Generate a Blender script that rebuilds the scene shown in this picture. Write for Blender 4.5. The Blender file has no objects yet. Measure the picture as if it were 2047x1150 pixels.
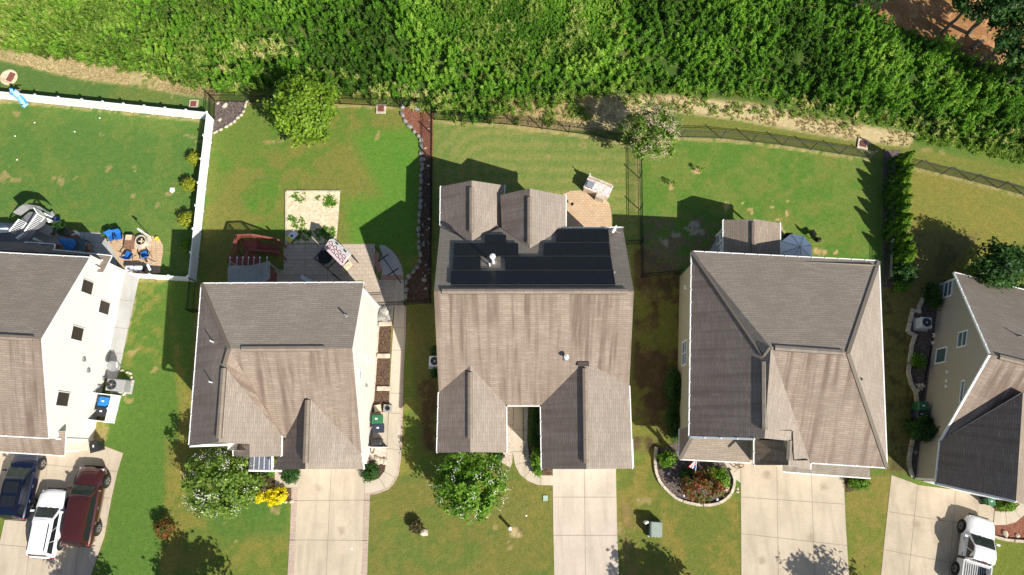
import bpy, bmesh, math, random
import numpy as np
from mathutils import Vector, Matrix, noise as mnoise
random.seed(7); rng = np.random.default_rng(11)
S = bpy.context.scene
COL = S.collection
rad = math.radians

# ------------------------------------------------------------------ camera
F_PX, CAM_H, TILT, CX, CY = 1400.0, 52.0, rad(13.5), 1023.5, 575.0
cam_d = bpy.data.cameras.new('camera'); cam = bpy.data.objects.new('camera', cam_d); COL.objects.link(cam)
cam.location = (0, 0, CAM_H); cam.rotation_euler = (TILT, 0, 0)
cam_d.sensor_width = 36; cam_d.lens = F_PX/2047*36; cam_d.clip_end = 6000; cam_d.clip_start = .5
S.camera = cam
# ------------------------------------------------------------------ light
SUN_EL, SUN_AZ = rad(40), rad(44.5)     # sun stands to the lower right of the picture
S.world = bpy.data.worlds.new('World'); S.world.use_nodes = True
wn = S.world.node_tree.nodes; wl = S.world.node_tree.links
sky = wn.new('ShaderNodeTexSky'); sky.sky_type = 'NISHITA'; sky.sun_disc = False
sky.sun_elevation = SUN_EL; sky.sun_rotation = math.pi - SUN_AZ
wl.new(sky.outputs[0], wn['Background'].inputs[0]); wn['Background'].inputs[1].default_value = .075
sun_d = bpy.data.lights.new('sun', 'SUN'); sun_d.energy = 5.0; sun_d.angle = rad(.5); sun_d.color = (1, .95, .86)
sun = bpy.data.objects.new('sun', sun_d); COL.objects.link(sun)
travel = Vector((-math.sin(SUN_AZ)*math.cos(SUN_EL), math.cos(SUN_AZ)*math.cos(SUN_EL), -math.sin(SUN_EL)))
sun.rotation_euler = travel.to_track_quat('-Z', 'Y').to_euler(); sun.location = (40, -40, 60)
S.view_settings.view_transform = 'Standard'; S.view_settings.look = 'None'
S.view_settings.exposure = .62; S.view_settings.gamma = 1

# ------------------------------------------------------------------ measuring: picture point -> place
CT, ST = math.cos(TILT), math.sin(TILT)
def ray(px, py):
    u = (px-CX)/F_PX; v = (py-CY)/F_PX
    return Vector((u, ST-v*CT, -CT-v*ST))
def W(px, py, z=0.0):
    d = ray(px, py); k = (CAM_H-z)/-d.z
    return Vector((d.x*k, d.y*k, z))
def plane3(a, b, c):
    n = (b-a).cross(c-a).normalized()
    if n.z < 0: n = -n
    return (n, n.dot(a))
def hit(px, py, pl):
    d = ray(px, py); n, c = pl; o = Vector((0, 0, CAM_H))
    return o + d*((c-n.dot(o))/n.dot(d))
def vplane(A, B, off=0):
    d = (B-A); n = Vector((d.y, -d.x, 0)).normalized()
    return (n, n.dot(A)+off)
def zat(pl, x, y):
    n, c = pl; return (c-n.x*x-n.y*y)/n.z

# ------------------------------------------------------------------ node helpers / materials
MATS = {}
def newmat(name):
    m = bpy.data.materials.new(name); m.use_nodes = True; MATS[name] = m
    nt = m.node_tree; return m, nt, nt.nodes['Principled BSDF']
def N(nt, t, **k):
    n = nt.nodes.new('ShaderNode'+t)
    for a, v in k.items():
        if a in n.inputs: n.inputs[a].default_value = v
        else: setattr(n, a, v)
    return n
def L(nt, a, b): nt.links.new(a, b)
def rgba(c): return (c[0], c[1], c[2], 1)
def coords(nt, kind='Object', scale=(1, 1, 1)):
    t = N(nt, 'TexCoord'); m = N(nt, 'Mapping'); m.inputs['Scale'].default_value = scale
    L(nt, t.outputs[kind], m.inputs[0]); return m.outputs[0]
def noise(nt, co, scale, detail=4, rough=.55):
    n = N(nt, 'TexNoise'); n.inputs['Scale'].default_value = scale; n.inputs['Detail'].default_value = detail
    n.inputs['Roughness'].default_value = rough; L(nt, co, n.inputs['Vector']); return n.outputs['Fac']
def ramp(nt, fac, stops):
    r = N(nt, 'ValToRGB'); e = r.color_ramp.elements
    while len(e) < len(stops): e.new(.5)
    for i, (p, c) in enumerate(stops): e[i].position = p; e[i].color = rgba(c)
    L(nt, fac, r.inputs[0]); return r.outputs[0]
def mix(nt, fac, a, b, mode='MIX'):
    m = N(nt, 'Mix'); m.data_type = 'RGBA'; m.blend_type = mode
    for s, v in ((0, fac), (6, a), (7, b)):
        if hasattr(v, 'is_output') or isinstance(v, bpy.types.NodeSocket): L(nt, v, m.inputs[s])
        else: m.inputs[s].default_value = rgba(v) if isinstance(v, (tuple, list)) else v
    return m.outputs[2]
def mapr(nt, v, a, b, c, d):
    m = N(nt, 'MapRange'); L(nt, v, m.inputs[0])
    for i, x in enumerate((a, b, c, d)): m.inputs[i+1].default_value = x
    return m.outputs[0]
def bump(nt, h, strength, dist, bsdf):
    b = N(nt, 'Bump'); b.inputs['Strength'].default_value = strength; b.inputs['Distance'].default_value = dist
    L(nt, h, b.inputs['Height']); L(nt, b.outputs[0], bsdf.inputs['Normal'])
def plain(name, c, rough=.6, metal=0, var=.12, vs=6, coat=0, spec=.5, bmp=0):
    m, nt, b = newmat(name); co = coords(nt)
    f = noise(nt, co, vs, 5)
    lo = tuple(x*(1-var) for x in c); hi = tuple(min(1, x*(1+var)) for x in c)
    L(nt, ramp(nt, f, [(.3, lo), (.7, hi)]), b.inputs['Base Color'])
    b.inputs['Roughness'].default_value = rough; b.inputs['Metallic'].default_value = metal
    b.inputs['Coat Weight'].default_value = coat; b.inputs['Specular IOR Level'].default_value = spec
    if bmp: bump(nt, noise(nt, co, vs*6, 3), bmp, .02, b)
    return m
def shingle(name, base, dark, stain=.0, contrast=1.0):
    m, nt, b = newmat(name)
    co = coords(nt, 'UV')
    br = N(nt, 'TexBrick'); L(nt, co, br.inputs['Vector'])
    br.offset = .5; br.inputs['Scale'].default_value = 1; br.inputs['Brick Width'].default_value = .62
    br.inputs['Row Height'].default_value = .15; br.inputs['Mortar Size'].default_value = .016; br.inputs['Mortar Smooth'].default_value = .4
    br.inputs['Bias'].default_value = -.25
    br.inputs['Color1'].default_value = rgba(base); br.inputs['Color2'].default_value = rgba(tuple(min(1, x*(1+.26*contrast)) for x in base))
    br.inputs['Mortar'].default_value = rgba(tuple(x*.62 for x in base))
    s1 = noise(nt, coords(nt, 'UV', (1.3, 6.7, 1)), 1.0, 3, .6)          # pale dashes along the courses
    c = mix(nt, mapr(nt, s1, .54, .72, 0, .42), br.outputs['Color'], tuple(min(1, x*1.7) for x in base))
    s2 = noise(nt, coords(nt, 'UV', (.45, .45, 1)), 1.0, 5, .6)
    c = mix(nt, mapr(nt, s2, .35, .75, 0, .55), c, dark)
    if stain:
        s3 = noise(nt, coords(nt, 'UV', (2.1, .13, 1)), 1.0, 5, .6)
        s5 = noise(nt, coords(nt, 'UV', (.35, .22, 1)), 1.0, 3, .5); mm_ = N(nt, 'Math', operation='MULTIPLY'); L(nt, mapr(nt, s3, .46, .62, 0, stain), mm_.inputs[0]); L(nt, mapr(nt, s5, .34, .54, .35, 1), mm_.inputs[1])
        c = mix(nt, mm_.outputs[0], c, (.128, .090, .070))
    s4 = noise(nt, coords(nt, 'UV', (30, 30, 1)), 1.0, 2, .6)
    c = mix(nt, .35, c, ramp(nt, s4, [(.3, (.25, .25, .25)), (.7, (.8, .8, .8))]), 'OVERLAY')
    L(nt, c, b.inputs['Base Color']); b.inputs['Roughness'].default_value = .95; b.inputs['Specular IOR Level'].default_value = .15
    bump(nt, br.outputs['Fac'], -.5, .015, b)
    return m
def siding(name, c, pitch=.15):
    m, nt, b = newmat(name)
    t = N(nt, 'TexCoord'); sx = N(nt, 'SeparateXYZ'); L(nt, t.outputs['Object'], sx.inputs[0])
    mm = N(nt, 'Math', operation='MULTIPLY'); L(nt, sx.outputs[2], mm.inputs[0]); mm.inputs[1].default_value = 1/pitch
    fr = N(nt, 'Math', operation='FRACT'); L(nt, mm.outputs[0], fr.inputs[0])
    f = noise(nt, coords(nt), 2.5, 4)
    base = ramp(nt, f, [(.3, tuple(x*.95 for x in c)), (.7, c)])
    L(nt, mix(nt, mapr(nt, fr.outputs[0], .0, .14, .3, 0), base, tuple(x*.6 for x in c)), b.inputs['Base Color'])
    b.inputs['Roughness'].default_value = .6; bump(nt, fr.outputs[0], .4, .02, b)
    return m
def concrete(name, c, var=.10):
    m, nt, b = newmat(name); co = coords(nt)
    f1 = noise(nt, co, .5, 6, .6); f2 = noise(nt, co, 7, 5, .6); f3 = noise(nt, co, 45, 2, .5)
    a = ramp(nt, f1, [(.28, tuple(x*(1-var*1.6) for x in c)), (.5, c), (.75, tuple(min(1, x*(1+var)) for x in c))])
    a = mix(nt, mapr(nt, f2, .5, .72, 0, .4), a, tuple(x*.72 for x in c))
    f4 = noise(nt, coords(nt, 'Object', (1.6, .22, 1)), 1.0, 4, .6)
    a = mix(nt, mapr(nt, f4, .48, .70, 0, .5), a, tuple(x*.66 for x in c))
    f5 = noise(nt, coords(nt, 'Object', (1, 1, 1)), 1.7, 7, .7)
    a = mix(nt, mapr(nt, f5, .60, .70, 0, .32), a, (c[0]*.62, c[1]*.55, c[2]*.45))
    vo = N(nt, 'TexVoronoi'); vo.inputs['Scale'].default_value = .38; ad = N(nt, 'VectorMath', operation='ADD'); L(nt, co, ad.inputs[0])
    nz = N(nt, 'TexNoise'); nz.inputs['Scale'].default_value = 3; nz.inputs['Detail'].default_value = 5; L(nt, co, nz.inputs['Vector'])
    sc_ = N(nt, 'VectorMath', operation='SCALE'); L(nt, nz.outputs['Color'], sc_.inputs[0]); sc_.inputs['Scale'].default_value = .5; L(nt, sc_.outputs[0], ad.inputs[1]); L(nt, ad.outputs[0], vo.inputs['Vector'])
    a = mix(nt, mapr(nt, vo.outputs['Distance'], .04, .15, .55, 0), a, (c[0]*.45, c[1]*.40, c[2]*.33))
    a = mix(nt, .25, a, ramp(nt, f3, [(.3, (.3, .3, .3)), (.7, (.7, .7, .7))]), 'OVERLAY')
    L(nt, a, b.inputs['Base Color']); b.inputs['Roughness'].default_value = .85; b.inputs['Specular IOR Level'].default_value = .2
    return m
def pavers(name, c1, c2, mort, bw=.3, rh=.2):
    m, nt, b = newmat(name); co = coords(nt)
    br = N(nt, 'TexBrick'); L(nt, co, br.inputs['Vector']); br.inputs['Scale'].default_value = 1
    br.inputs['Brick Width'].default_value = bw; br.inputs['Row Height'].default_value = rh; br.inputs['Mortar Size'].default_value = .012
    br.inputs['Color1'].default_value = rgba(c1); br.inputs['Color2'].default_value = rgba(c2); br.inputs['Mortar'].default_value = rgba(mort)
    f = noise(nt, co, 1.6, 5)
    L(nt, mix(nt, mapr(nt, f, .35, .7, 0, .4), br.outputs['Color'], tuple(x*.75 for x in c1)), b.inputs['Base Color'])
    b.inputs['Roughness'].default_value = .85; bump(nt, br.outputs['Fac'], -.4, .01, b); return m
def speck(name, stops, scale=9, rough=.95, bmp=.6, detail=6):
    m, nt, b = newmat(name); co = coords(nt)
    v = N(nt, 'TexVoronoi'); v.inputs['Scale'].default_value = scale; L(nt, co, v.inputs['Vector'])
    f = noise(nt, co, scale*.5, detail, .7)
    sc = N(nt, 'SeparateColor'); L(nt, v.outputs['Color'], sc.inputs[0])
    a = N(nt, 'Math', operation='MULTIPLY_ADD'); L(nt, f, a.inputs[0]); a.inputs[1].default_value = .75
    m2 = N(nt, 'Math', operation='MULTIPLY'); L(nt, sc.outputs[0], m2.inputs[0]); m2.inputs[1].default_value = .3; L(nt, m2.outputs[0], a.inputs[2])
    L(nt, ramp(nt, a.outputs[0], stops), b.inputs['Base Color']); b.inputs['Roughness'].default_value = rough
    b.inputs['Specular IOR Level'].default_value = .15
    bump(nt, v.outputs['Distance'], bmp, .03, b); return m
def leafmat(name, stops, trans=.35, rough=.55):
    m, nt, b = newmat(name)
    at = N(nt, 'Attribute'); at.attribute_name = 'rnd'
    c = ramp(nt, at.outputs['Fac'], stops)
    L(nt, c, b.inputs['Base Color']); b.inputs['Roughness'].default_value = rough; b.inputs['Specular IOR Level'].default_value = .25
    tr = N(nt, 'BsdfTranslucent'); L(nt, mix(nt, .3, c, (.2, .3, .02), 'ADD'), tr.inputs[0])
    ms = N(nt, 'MixShader'); ms.inputs[0].default_value = trans
    L(nt, b.outputs[0], ms.inputs[1]); L(nt, tr.outputs[0], ms.inputs[2]); L(nt, ms.outputs[0], nt.nodes['Material Output'].inputs[0])
    return m
def paint(name, c, rough=.25, metal=.3, coat=1):
    m, nt, b = newmat(name); f = noise(nt, coords(nt), 3, 3)
    L(nt, ramp(nt, f, [(.3, tuple(x*.93 for x in c)), (.7, c)]), b.inputs['Base Color'])
    b.inputs['Roughness'].default_value = rough; b.inputs['Metallic'].default_value = metal; b.inputs['Coat Weight'].default_value = coat
    b.inputs['Coat Roughness'].default_value = .04; return m

shA = shingle('roof_shingle', (.245, .200, .158), (.165, .128, .10))
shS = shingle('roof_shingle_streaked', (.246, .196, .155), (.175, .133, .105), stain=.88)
shN = shingle('roof_shingle_clean_lit', (.27, .228, .188), (.20, .165, .135))  # unstreaked, with north and east slope light put into a paler base
shW = shingle('roof_shingle_algae_shaded', (.228, .186, .158), (.145, .116, .102), stain=.5)  # algae streaks, plus west slope shade put into a darker base
shB = shingle('roof_shingle_grey', (.235, .205, .17), (.165, .138, .115), stain=.45)
white = plain('white_trim', (.78, .78, .77), .45, var=.04)
vinyl = plain('white_vinyl', (.76, .77, .78), .4, var=.03, vs=1.5)
cream = siding('cream_siding', (.70, .64, .55))
cream2 = siding('cream_siding_bright', (.76, .72, .66))
green_sid = siding('pale_green_siding', (.40, .38, .27))
tan_sid = siding('grey_tan_siding', (.42, .365, .315))
conc = concrete('driveway_concrete', (.47, .395, .30))
conc2 = concrete('driveway_concrete_pinkish', (.49, .415, .34))
concW = concrete('walkway_concrete', (.49, .42, .33), .06)
concG = concrete('grey_concrete', (.40, .395, .38), .08)
concS = concrete('stained_concrete', (.45, .375, .28), .16)
joint = plain('joint_dark', (.24, .195, .15), .95)
brickedge = pavers('brick_edging', (.42, .31, .25), (.52, .41, .34), (.25, .2, .16), .2, .1)
paverT = pavers('tan_pavers', (.50, .34, .20), (.56, .40, .26), (.3, .2, .13), .3, .2)
paverG = pavers('patio_pavers', (.42, .335, .26), (.49, .40, .32), (.25, .2, .16), .45, .3)
redbrick = pavers('red_brick', (.38, .16, .10), (.45, .25, .17), (.25, .2, .16), .2, .1)
mulchB = speck('mulch_brown', [(.25, (.03, .018, .013)), (.5, (.075, .046, .032)), (.8, (.19, .125, .085))], 14)
mulchR = speck('mulch_red', [(.25, (.10, .038, .022)), (.5, (.19, .075, .045)), (.8, (.30, .15, .10))], 14)
mulchD = speck('mulch_dark', [(.25, (.035, .028, .028)), (.5, (.10, .078, .07)), (.8, (.24, .19, .165))], 14)
gravel = speck('pebble_gravel', [(.25, (.28, .21, .16)), (.5, (.46, .37, .30)), (.8, (.68, .60, .52))], 16)
gravelG = speck('grey_gravel', [(.25, (.16, .15, .15)), (.5, (.33, .31, .30)), (.8, (.55, .52, .5))], 16)
sand = speck('sand', [(.2, (.38, .28, .17)), (.5, (.62, .50, .34)), (.8, (.72, .61, .45))], 7, bmp=.15)
stoneM = plain('pale_stone', (.47, .40, .31), .9, var=.3, vs=3, bmp=.4)
stoneG = plain('grey_stone', (.25, .24, .22), .9, var=.3, vs=3, bmp=.4)
black = plain('black_metal', (.012, .012, .013), .45, .3)
greyfen = plain('dark_grey_metal', (.08, .085, .085), .5, .3)
bark = plain('bark', (.16, .125, .10), .95, var=.35, vs=9, bmp=.5)
darkglass = plain('dark_glass', (.012, .014, .018), .08, var=.1)
screen = plain('window_screen', (.035, .025, .022), .5, var=.2)
glass = plain('window_glass', (.08, .12, .14), .08, var=.3)
rubber = plain('rubber', (.018, .018, .018), .8)
chrome = plain('alloy', (.42, .42, .43), .3, .8)
solar, nt, b = newmat('solar_glass')
br = N(nt, 'TexBrick'); L(nt, coords(nt, 'UV'), br.inputs['Vector']); br.offset = 0
br.inputs['Scale'].default_value = 1; br.inputs['Brick Width'].default_value = .17; br.inputs['Row Height'].default_value = .17
br.inputs['Mortar Size'].default_value = .006; br.inputs['Color1'].default_value = (.005, .007, .014, 1); br.inputs['Color2'].default_value = (.008, .010, .02, 1)
br.inputs['Mortar'].default_value = (.025, .03, .04, 1); L(nt, br.outputs[0], b.inputs['Base Color'])
b.inputs['Roughness'].default_value = .3; b.inputs['Specular IOR Level'].default_value = .18
alum = plain('aluminium', (.55, .56, .58), .35, .7)
darkal = plain('panel_frame', (.012, .012, .015), .5, .2)
redwood = plain('red_stained_wood', (.20, .055, .035), .7, var=.2, vs=4)
brownwood = plain('brown_wood', (.22, .12, .075), .8, var=.3, vs=8)
greydeck = plain('grey_deck', (.13, .13, .145), .8, var=.15)
canvas = plain('beige_canvas', (.33, .32, .29), .9, var=.1, vs=2)
bluefab = plain('blue_fabric', (.01, .13, .45), .7, var=.25, vs=8)
navyfab = plain('navy_fabric', (.015, .05, .22), .7, var=.25, vs=8)
lilac = plain('lilac_fabric', (.82, .84, .93), .85, var=.05)
pinkfab = plain('pink_fabric', (.62, .48, .50), .8, var=.06)
slideB = plain('blue_plastic', (.06, .30, .72), .35)
binG = plain('green_plastic', (.02, .12, .05), .5); binN = plain('navy_plastic', (.02, .03, .055), .5)
binBl = plain('bright_blue_plastic', (.01, .18, .55), .45); binK = plain('black_plastic', (.02, .02, .022), .5)
acG = plain('ac_case', (.36, .36, .36), .5, .3); acW = plain('ac_case_pale', (.55, .57, .62), .5)
trG = plain('transformer_green', (.23, .28, .24), .5); trD = plain('transformer_dark', (.05, .07, .06), .5)
pM = plain('standing_seam_metal', (.20, .21, .24), .35, .6, var=.06)
rust = plain('rust_grate', (.20, .07, .045), .8, var=.4, vs=20)
yellow = plain('yellow_plastic', (.7, .6, .05), .5)
skyblue = plain('pale_blue_plastic', (.30, .55, .75), .5)
teal = plain('teal_cover', (.25, .55, .5), .6)
flagR = plain('flag_red', (.5, .03, .04), .8); flagW = plain('flag_white', (.8, .8, .8), .8); flagB = plain('flag_blue', (.02, .04, .25), .8)

LM = {
 'weed': leafmat('weed_leaf', [(0, (.05, .115, .012)), (.4, (.112, .275, .020)), (.75, (.205, .41, .035)), (1, (.36, .52, .08))], .45),
 'weed2': leafmat('tall_grass_leaf', [(0, (.09, .14, .02)), (.5, (.19, .32, .04)), (.85, (.35, .43, .09)), (1, (.56, .50, .21))], .42),
 'straw': leafmat('straw', [(0, (.34, .28, .12)), (.5, (.52, .42, .22)), (1, (.70, .58, .34))], .4),
 'tree': leafmat('tree_leaf', [(0, (.05, .11, .010)), (.5, (.15, .26, .02)), (1, (.30, .42, .04))]),
 'myrtle': leafmat('myrtle_leaf', [(0, (.045, .09, .012)), (.5, (.13, .22, .03)), (1, (.27, .38, .06))]),
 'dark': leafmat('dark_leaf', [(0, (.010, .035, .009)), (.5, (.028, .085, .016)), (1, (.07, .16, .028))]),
 'arb': leafmat('arborvitae_leaf', [(0, (.022, .065, .008)), (.5, (.085, .19, .016)), (1, (.21, .35, .025))]),
 'yg': leafmat('yellow_green_leaf', [(0, (.07, .11, .01)), (.5, (.27, .31, .02)), (1, (.52, .50, .05))]),
 'yel': leafmat('yellow_leaf', [(0, (.45, .36, .0)), (.5, (.78, .66, .01)), (1, (.85, .78, .06))]),
 'red': leafmat('red_leaf', [(0, (.05, .075, .012)), (.48, (.15, .14, .03)), (.62, (.24, .045, .022)), (1, (.38, .09, .04))]),
 'brown': leafmat('purple_brown_leaf', [(0, (.04, .04, .015)), (.5, (.11, .09, .04)), (1, (.22, .17, .08))]),
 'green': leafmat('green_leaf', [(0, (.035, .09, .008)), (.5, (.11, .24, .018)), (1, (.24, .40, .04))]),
 'flowerW': leafmat('white_blossom', [(0, (.6, .62, .5)), (1, (.85, .84, .78))], .2),
 'flowerP': leafmat('pink_blossom', [(0, (.50, .33, .26)), (1, (.68, .52, .42))], .2),
}

# ------------------------------------------------------------------ object helpers
def tag(o, label=None, cat=None, group=None, kind=None):
    if label: o['label'] = label
    if cat: o['category'] = cat
    if group: o['group'] = group
    if kind: o['kind'] = kind
    return o
def empty(name, loc, label, cat, group=None, rz=0):
    o = bpy.data.objects.new(name, None); COL.objects.link(o); o.location = loc; o.rotation_euler = (0, 0, rz)
    o.empty_display_size = .3
    return tag(o, label, cat, group)
class MB:
    def __init__(s): s.v = []; s.f = []; s.m = []; s.mats = []; s.uv = {}
    def mi(s, m):
        if m not in s.mats: s.mats.append(m)
        return s.mats.index(m)
    def poly(s, pts, m, uv=None):
        i = len(s.v); s.v += [Vector(p) for p in pts]; s.f.append(list(range(i, i+len(pts)))); s.m.append(s.mi(m))
        if uv: s.uv[len(s.f)-1] = uv
    def box(s, c, size, m, rz=0, R=None):
        R = R or Matrix.Rotation(rz, 3, 'Z'); c = Vector(c); h = Vector(size)/2
        P8 = [c + R @ Vector((h.x*a, h.y*b, h.z*d)) for a in (-1, 1) for b in (-1, 1) for d in (-1, 1)]
        i = len(s.v); s.v += P8; k = s.mi(m)
        for q in ((0, 1, 3, 2), (4, 6, 7, 5), (0, 4, 5, 1), (2, 3, 7, 6), (0, 2, 6, 4), (1, 5, 7, 3)):
            s.f.append([i+j for j in q]); s.m.append(k)
    def bar(s, a, b, w, h, m):          # box from a to b
        a = Vector(a); b = Vector(b); d = b-a; l = d.length
        if l < 1e-5: return
        x = d.normalized(); up = Vector((0, 0, 1)) if abs(x.z) < .95 else Vector((1, 0, 0))
        y = up.cross(x).normalized(); z = x.cross(y)
        R = Matrix((x, y, z)).transposed(); s.box((a+b)/2, (l, w, h), m, R=R)
    def tube(s, a, b, r, m, n=8, r2=None, cap=True):
        a = Vector(a); b = Vector(b); r2 = r if r2 is None else r2; x = (b-a).normalized()
        up = Vector((0, 0, 1)) if abs(x.z) < .95 else Vector((1, 0, 0)); y = up.cross(x).normalized(); z = x.cross(y)
        i = len(s.v); k = s.mi(m)
        for p, rr in ((a, r), (b, r2)):
            for j in range(n):
                t = 2*math.pi*j/n; s.v.append(p+(y*math.cos(t)+z*math.sin(t))*rr)
        for j in range(n):
            s.f.append([i+j, i+(j+1) % n, i+n+(j+1) % n, i+n+j]); s.m.append(k)
        if cap:
            s.f.append([i+j for j in range(n)][::-1]); s.m.append(k); s.f.append([i+n+j for j in range(n)]); s.m.append(k)
    def ring(s, c, prof, m, n=20, sx=1, sy=1):     # lathe about z: prof [(r,z)]
        c = Vector(c); i = len(s.v); k = s.mi(m)
        for r, z in prof:
            for j in range(n):
                t = 2*math.pi*j/n; s.v.append(c+Vector((r*math.cos(t)*sx, r*math.sin(t)*sy, z)))
        for a in range(len(prof)-1):
            for j in range(n):
                s.f.append([i+a*n+j, i+a*n+(j+1) % n, i+(a+1)*n+(j+1) % n, i+(a+1)*n+j]); s.m.append(k)
    def prism(s, pts, z0, z1, m, side=None):
        a = [Vector((p[0], p[1], z1)) for p in pts]; b = [Vector((p[0], p[1], z0)) for p in pts]
        s.poly(a, m); s.poly(b[::-1], m)
        for i in range(len(pts)):
            j = (i+1) % len(pts); s.poly([b[i], b[j], a[j], a[i]], side or m)
    def build(s, name, parent=None, smooth=False, fix=False, bevel=0):
        me = bpy.data.meshes.new(name); me.from_pydata([tuple(v) for v in s.v], [], s.f)
        for m in s.mats: me.materials.append(m)
        me.polygons.foreach_set('material_index', s.m)
        if s.uv:
            ul = me.uv_layers.new(name='UVMap')
            for fi, uv in s.uv.items():
                for k, li in enumerate(me.polygons[fi].loop_indices): ul.data[li].uv = uv[k]
        if smooth: me.polygons.foreach_set('use_smooth', [True]*len(me.polygons))
        if fix:
            bm = bmesh.new(); bm.from_mesh(me); bmesh.ops.remove_doubles(bm, verts=bm.verts, dist=.001)
            bmesh.ops.recalc_face_normals(bm, faces=bm.faces); bm.to_mesh(me); bm.free()
        me.update(); o = bpy.data.objects.new(name, me); COL.objects.link(o)
        if bevel:
            md = o.modifiers.new('bevel', 'BEVEL'); md.width = bevel; md.segments = 2; md.limit_method = 'ANGLE'
        if parent:
            o.parent = parent; o.matrix_parent_inverse = (Matrix.Translation(parent.location) @ parent.rotation_euler.to_matrix().to_4x4()).inverted()
        return o
def copy_tree(o, parent=None):
    c = o.copy(); COL.objects.link(c)
    if parent: c.parent = parent
    for ch in list(o.children): copy_tree(ch, c)
    return c
def G(pts, z=0): return [W(x, y, 0).xy.to_3d()+Vector((0, 0, z)) for x, y in pts]
def smoothline(pts, n=6, closed=False):
    """Catmull-Rom through 2D/3D points"""
    P = [Vector(p) for p in pts]; out = []; m = len(P)
    rngi = range(m if closed else m-1)
    for i in rngi:
        p0 = P[(i-1) % m] if closed or i > 0 else P[0]; p1 = P[i]; p2 = P[(i+1) % m]
        p3 = P[(i+2) % m] if closed or i < m-2 else P[-1]
        for k in range(n):
            t = k/n; out.append(.5*((2*p1)+(-p0+p2)*t+(2*p0-5*p1+4*p2-p3)*t*t+(-p0+3*p1-3*p2+p3)*t**3))
    if not closed: out.append(P[-1])
    return out
def triangulate_sheet(name, pts, z, m, th=0):
    """a flat sheet with outline pts at height z (with a small downward edge)"""
    bm = bmesh.new(); vs = [bm.verts.new((p[0], p[1], z)) for p in pts]; f = bm.faces.new(vs)
    if f.normal.z < 0 or f.calc_area() and (f.normal_update() or f.normal.z < 0): f.normal_flip()
    bmesh.ops.triangulate(bm, faces=[f])
    me = bpy.data.meshes.new(name); bm.to_mesh(me); bm.free(); me.materials.append(m)
    o = bpy.data.objects.new(name, me); COL.objects.link(o); return o
Z1, Z2, Z3, Z4, Z5 = .02, .026, .032, .038, .044
def sheet(name, px, z, m, kind='structure', smooth=0, closed=True, lines=(), lw=.035, lm=None):
    pts = G(px)
    if smooth: pts = smoothline(pts, smooth, True)
    b = MB(); bm = bmesh.new(); vs = [bm.verts.new((p.x, p.y, z)) for p in pts]; f = bm.faces.new(vs); f.normal_update()
    r = bmesh.ops.triangulate(bm, faces=[f])
    for t in bm.faces:
        q = [v.co.copy() for v in t.verts]
        t.normal_update()
        if t.normal.z < 0: q = q[::-1]
        b.poly(q, m)
    bm.free()
    for i in range(len(pts)):           # a short edge down into the ground
        j = (i+1) % len(pts); a, c = pts[i], pts[j]
        b.poly([(a.x, a.y, -.05), (c.x, c.y, -.05), (c.x, c.y, z), (a.x, a.y, z)], m)
    for (x0, y0, x1, y1) in lines:
        a = W(x0, y0); c = W(x1, y1); d = (c-a).normalized(); n = Vector((-d.y, d.x, 0))*lw/2
        q = [a-n, c-n, c+n, a+n]; b.poly([Vector((p.x, p.y, z+.004)) for p in q], lm or joint)
    o = b.build(name); tag(o, kind=kind); return o
def stones(name, label, px, m, size=.28, h=.16, gap=.02, cat='stone edging', closed=False, sm=5, parent=None, jit=.25, block=False):
    pts = smoothline(G(px), sm, closed) if sm else G(px)
    if closed: pts.append(pts[0])
    mb = MB(); acc = 0
    for a, b in zip(pts[:-1], pts[1:]):
        d = b-a; l = d.length
        if l < 1e-4: continue
        t = acc
        while t < l:
            p = a+d*(t/l); s = size*random.uniform(.7, 1.25); ang = math.atan2(d.y, d.x)+random.uniform(-jit, jit)*(.15 if block else 1)
            if block: mb.box((p.x, p.y, h*.5), (s*1.02, size*.55, h*random.uniform(.9, 1.05)), m, rz=ang*1.0)
            else: blob(mb, (p.x+random.uniform(-.03, .03), p.y+random.uniform(-.03, .03), h*.42), (s*.52, size*.36*random.uniform(.8, 1.2), h*.6), m, ang)
            t += s+gap
        acc = t-l
    o = mb.build(name, parent, smooth=False)
    if not parent: tag(o, label, cat)
    return o
ICO = None
def blob(mb, c, r, m, ang=0, jit=.18):
    global ICO
    if ICO is None:
        bm = bmesh.new(); bmesh.ops.create_icosphere(bm, subdivisions=1, radius=1)
        bm.verts.ensure_lookup_table(); ICO = ([v.co.copy() for v in bm.verts], [[v.index for v in f.verts] for f in bm.faces]); bm.free()
    R = Matrix.Rotation(ang, 3, 'Z'); i = len(mb.v); k = mb.mi(m)
    for v in ICO[0]:
        w = Vector((v.x*r[0], v.y*r[1], v.z*r[2]))*(1+random.uniform(-jit, jit)); mb.v.append(Vector(c)+R @ w)
    for f in ICO[1]: mb.f.append([i+j for j in f]); mb.m.append(k)

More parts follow.
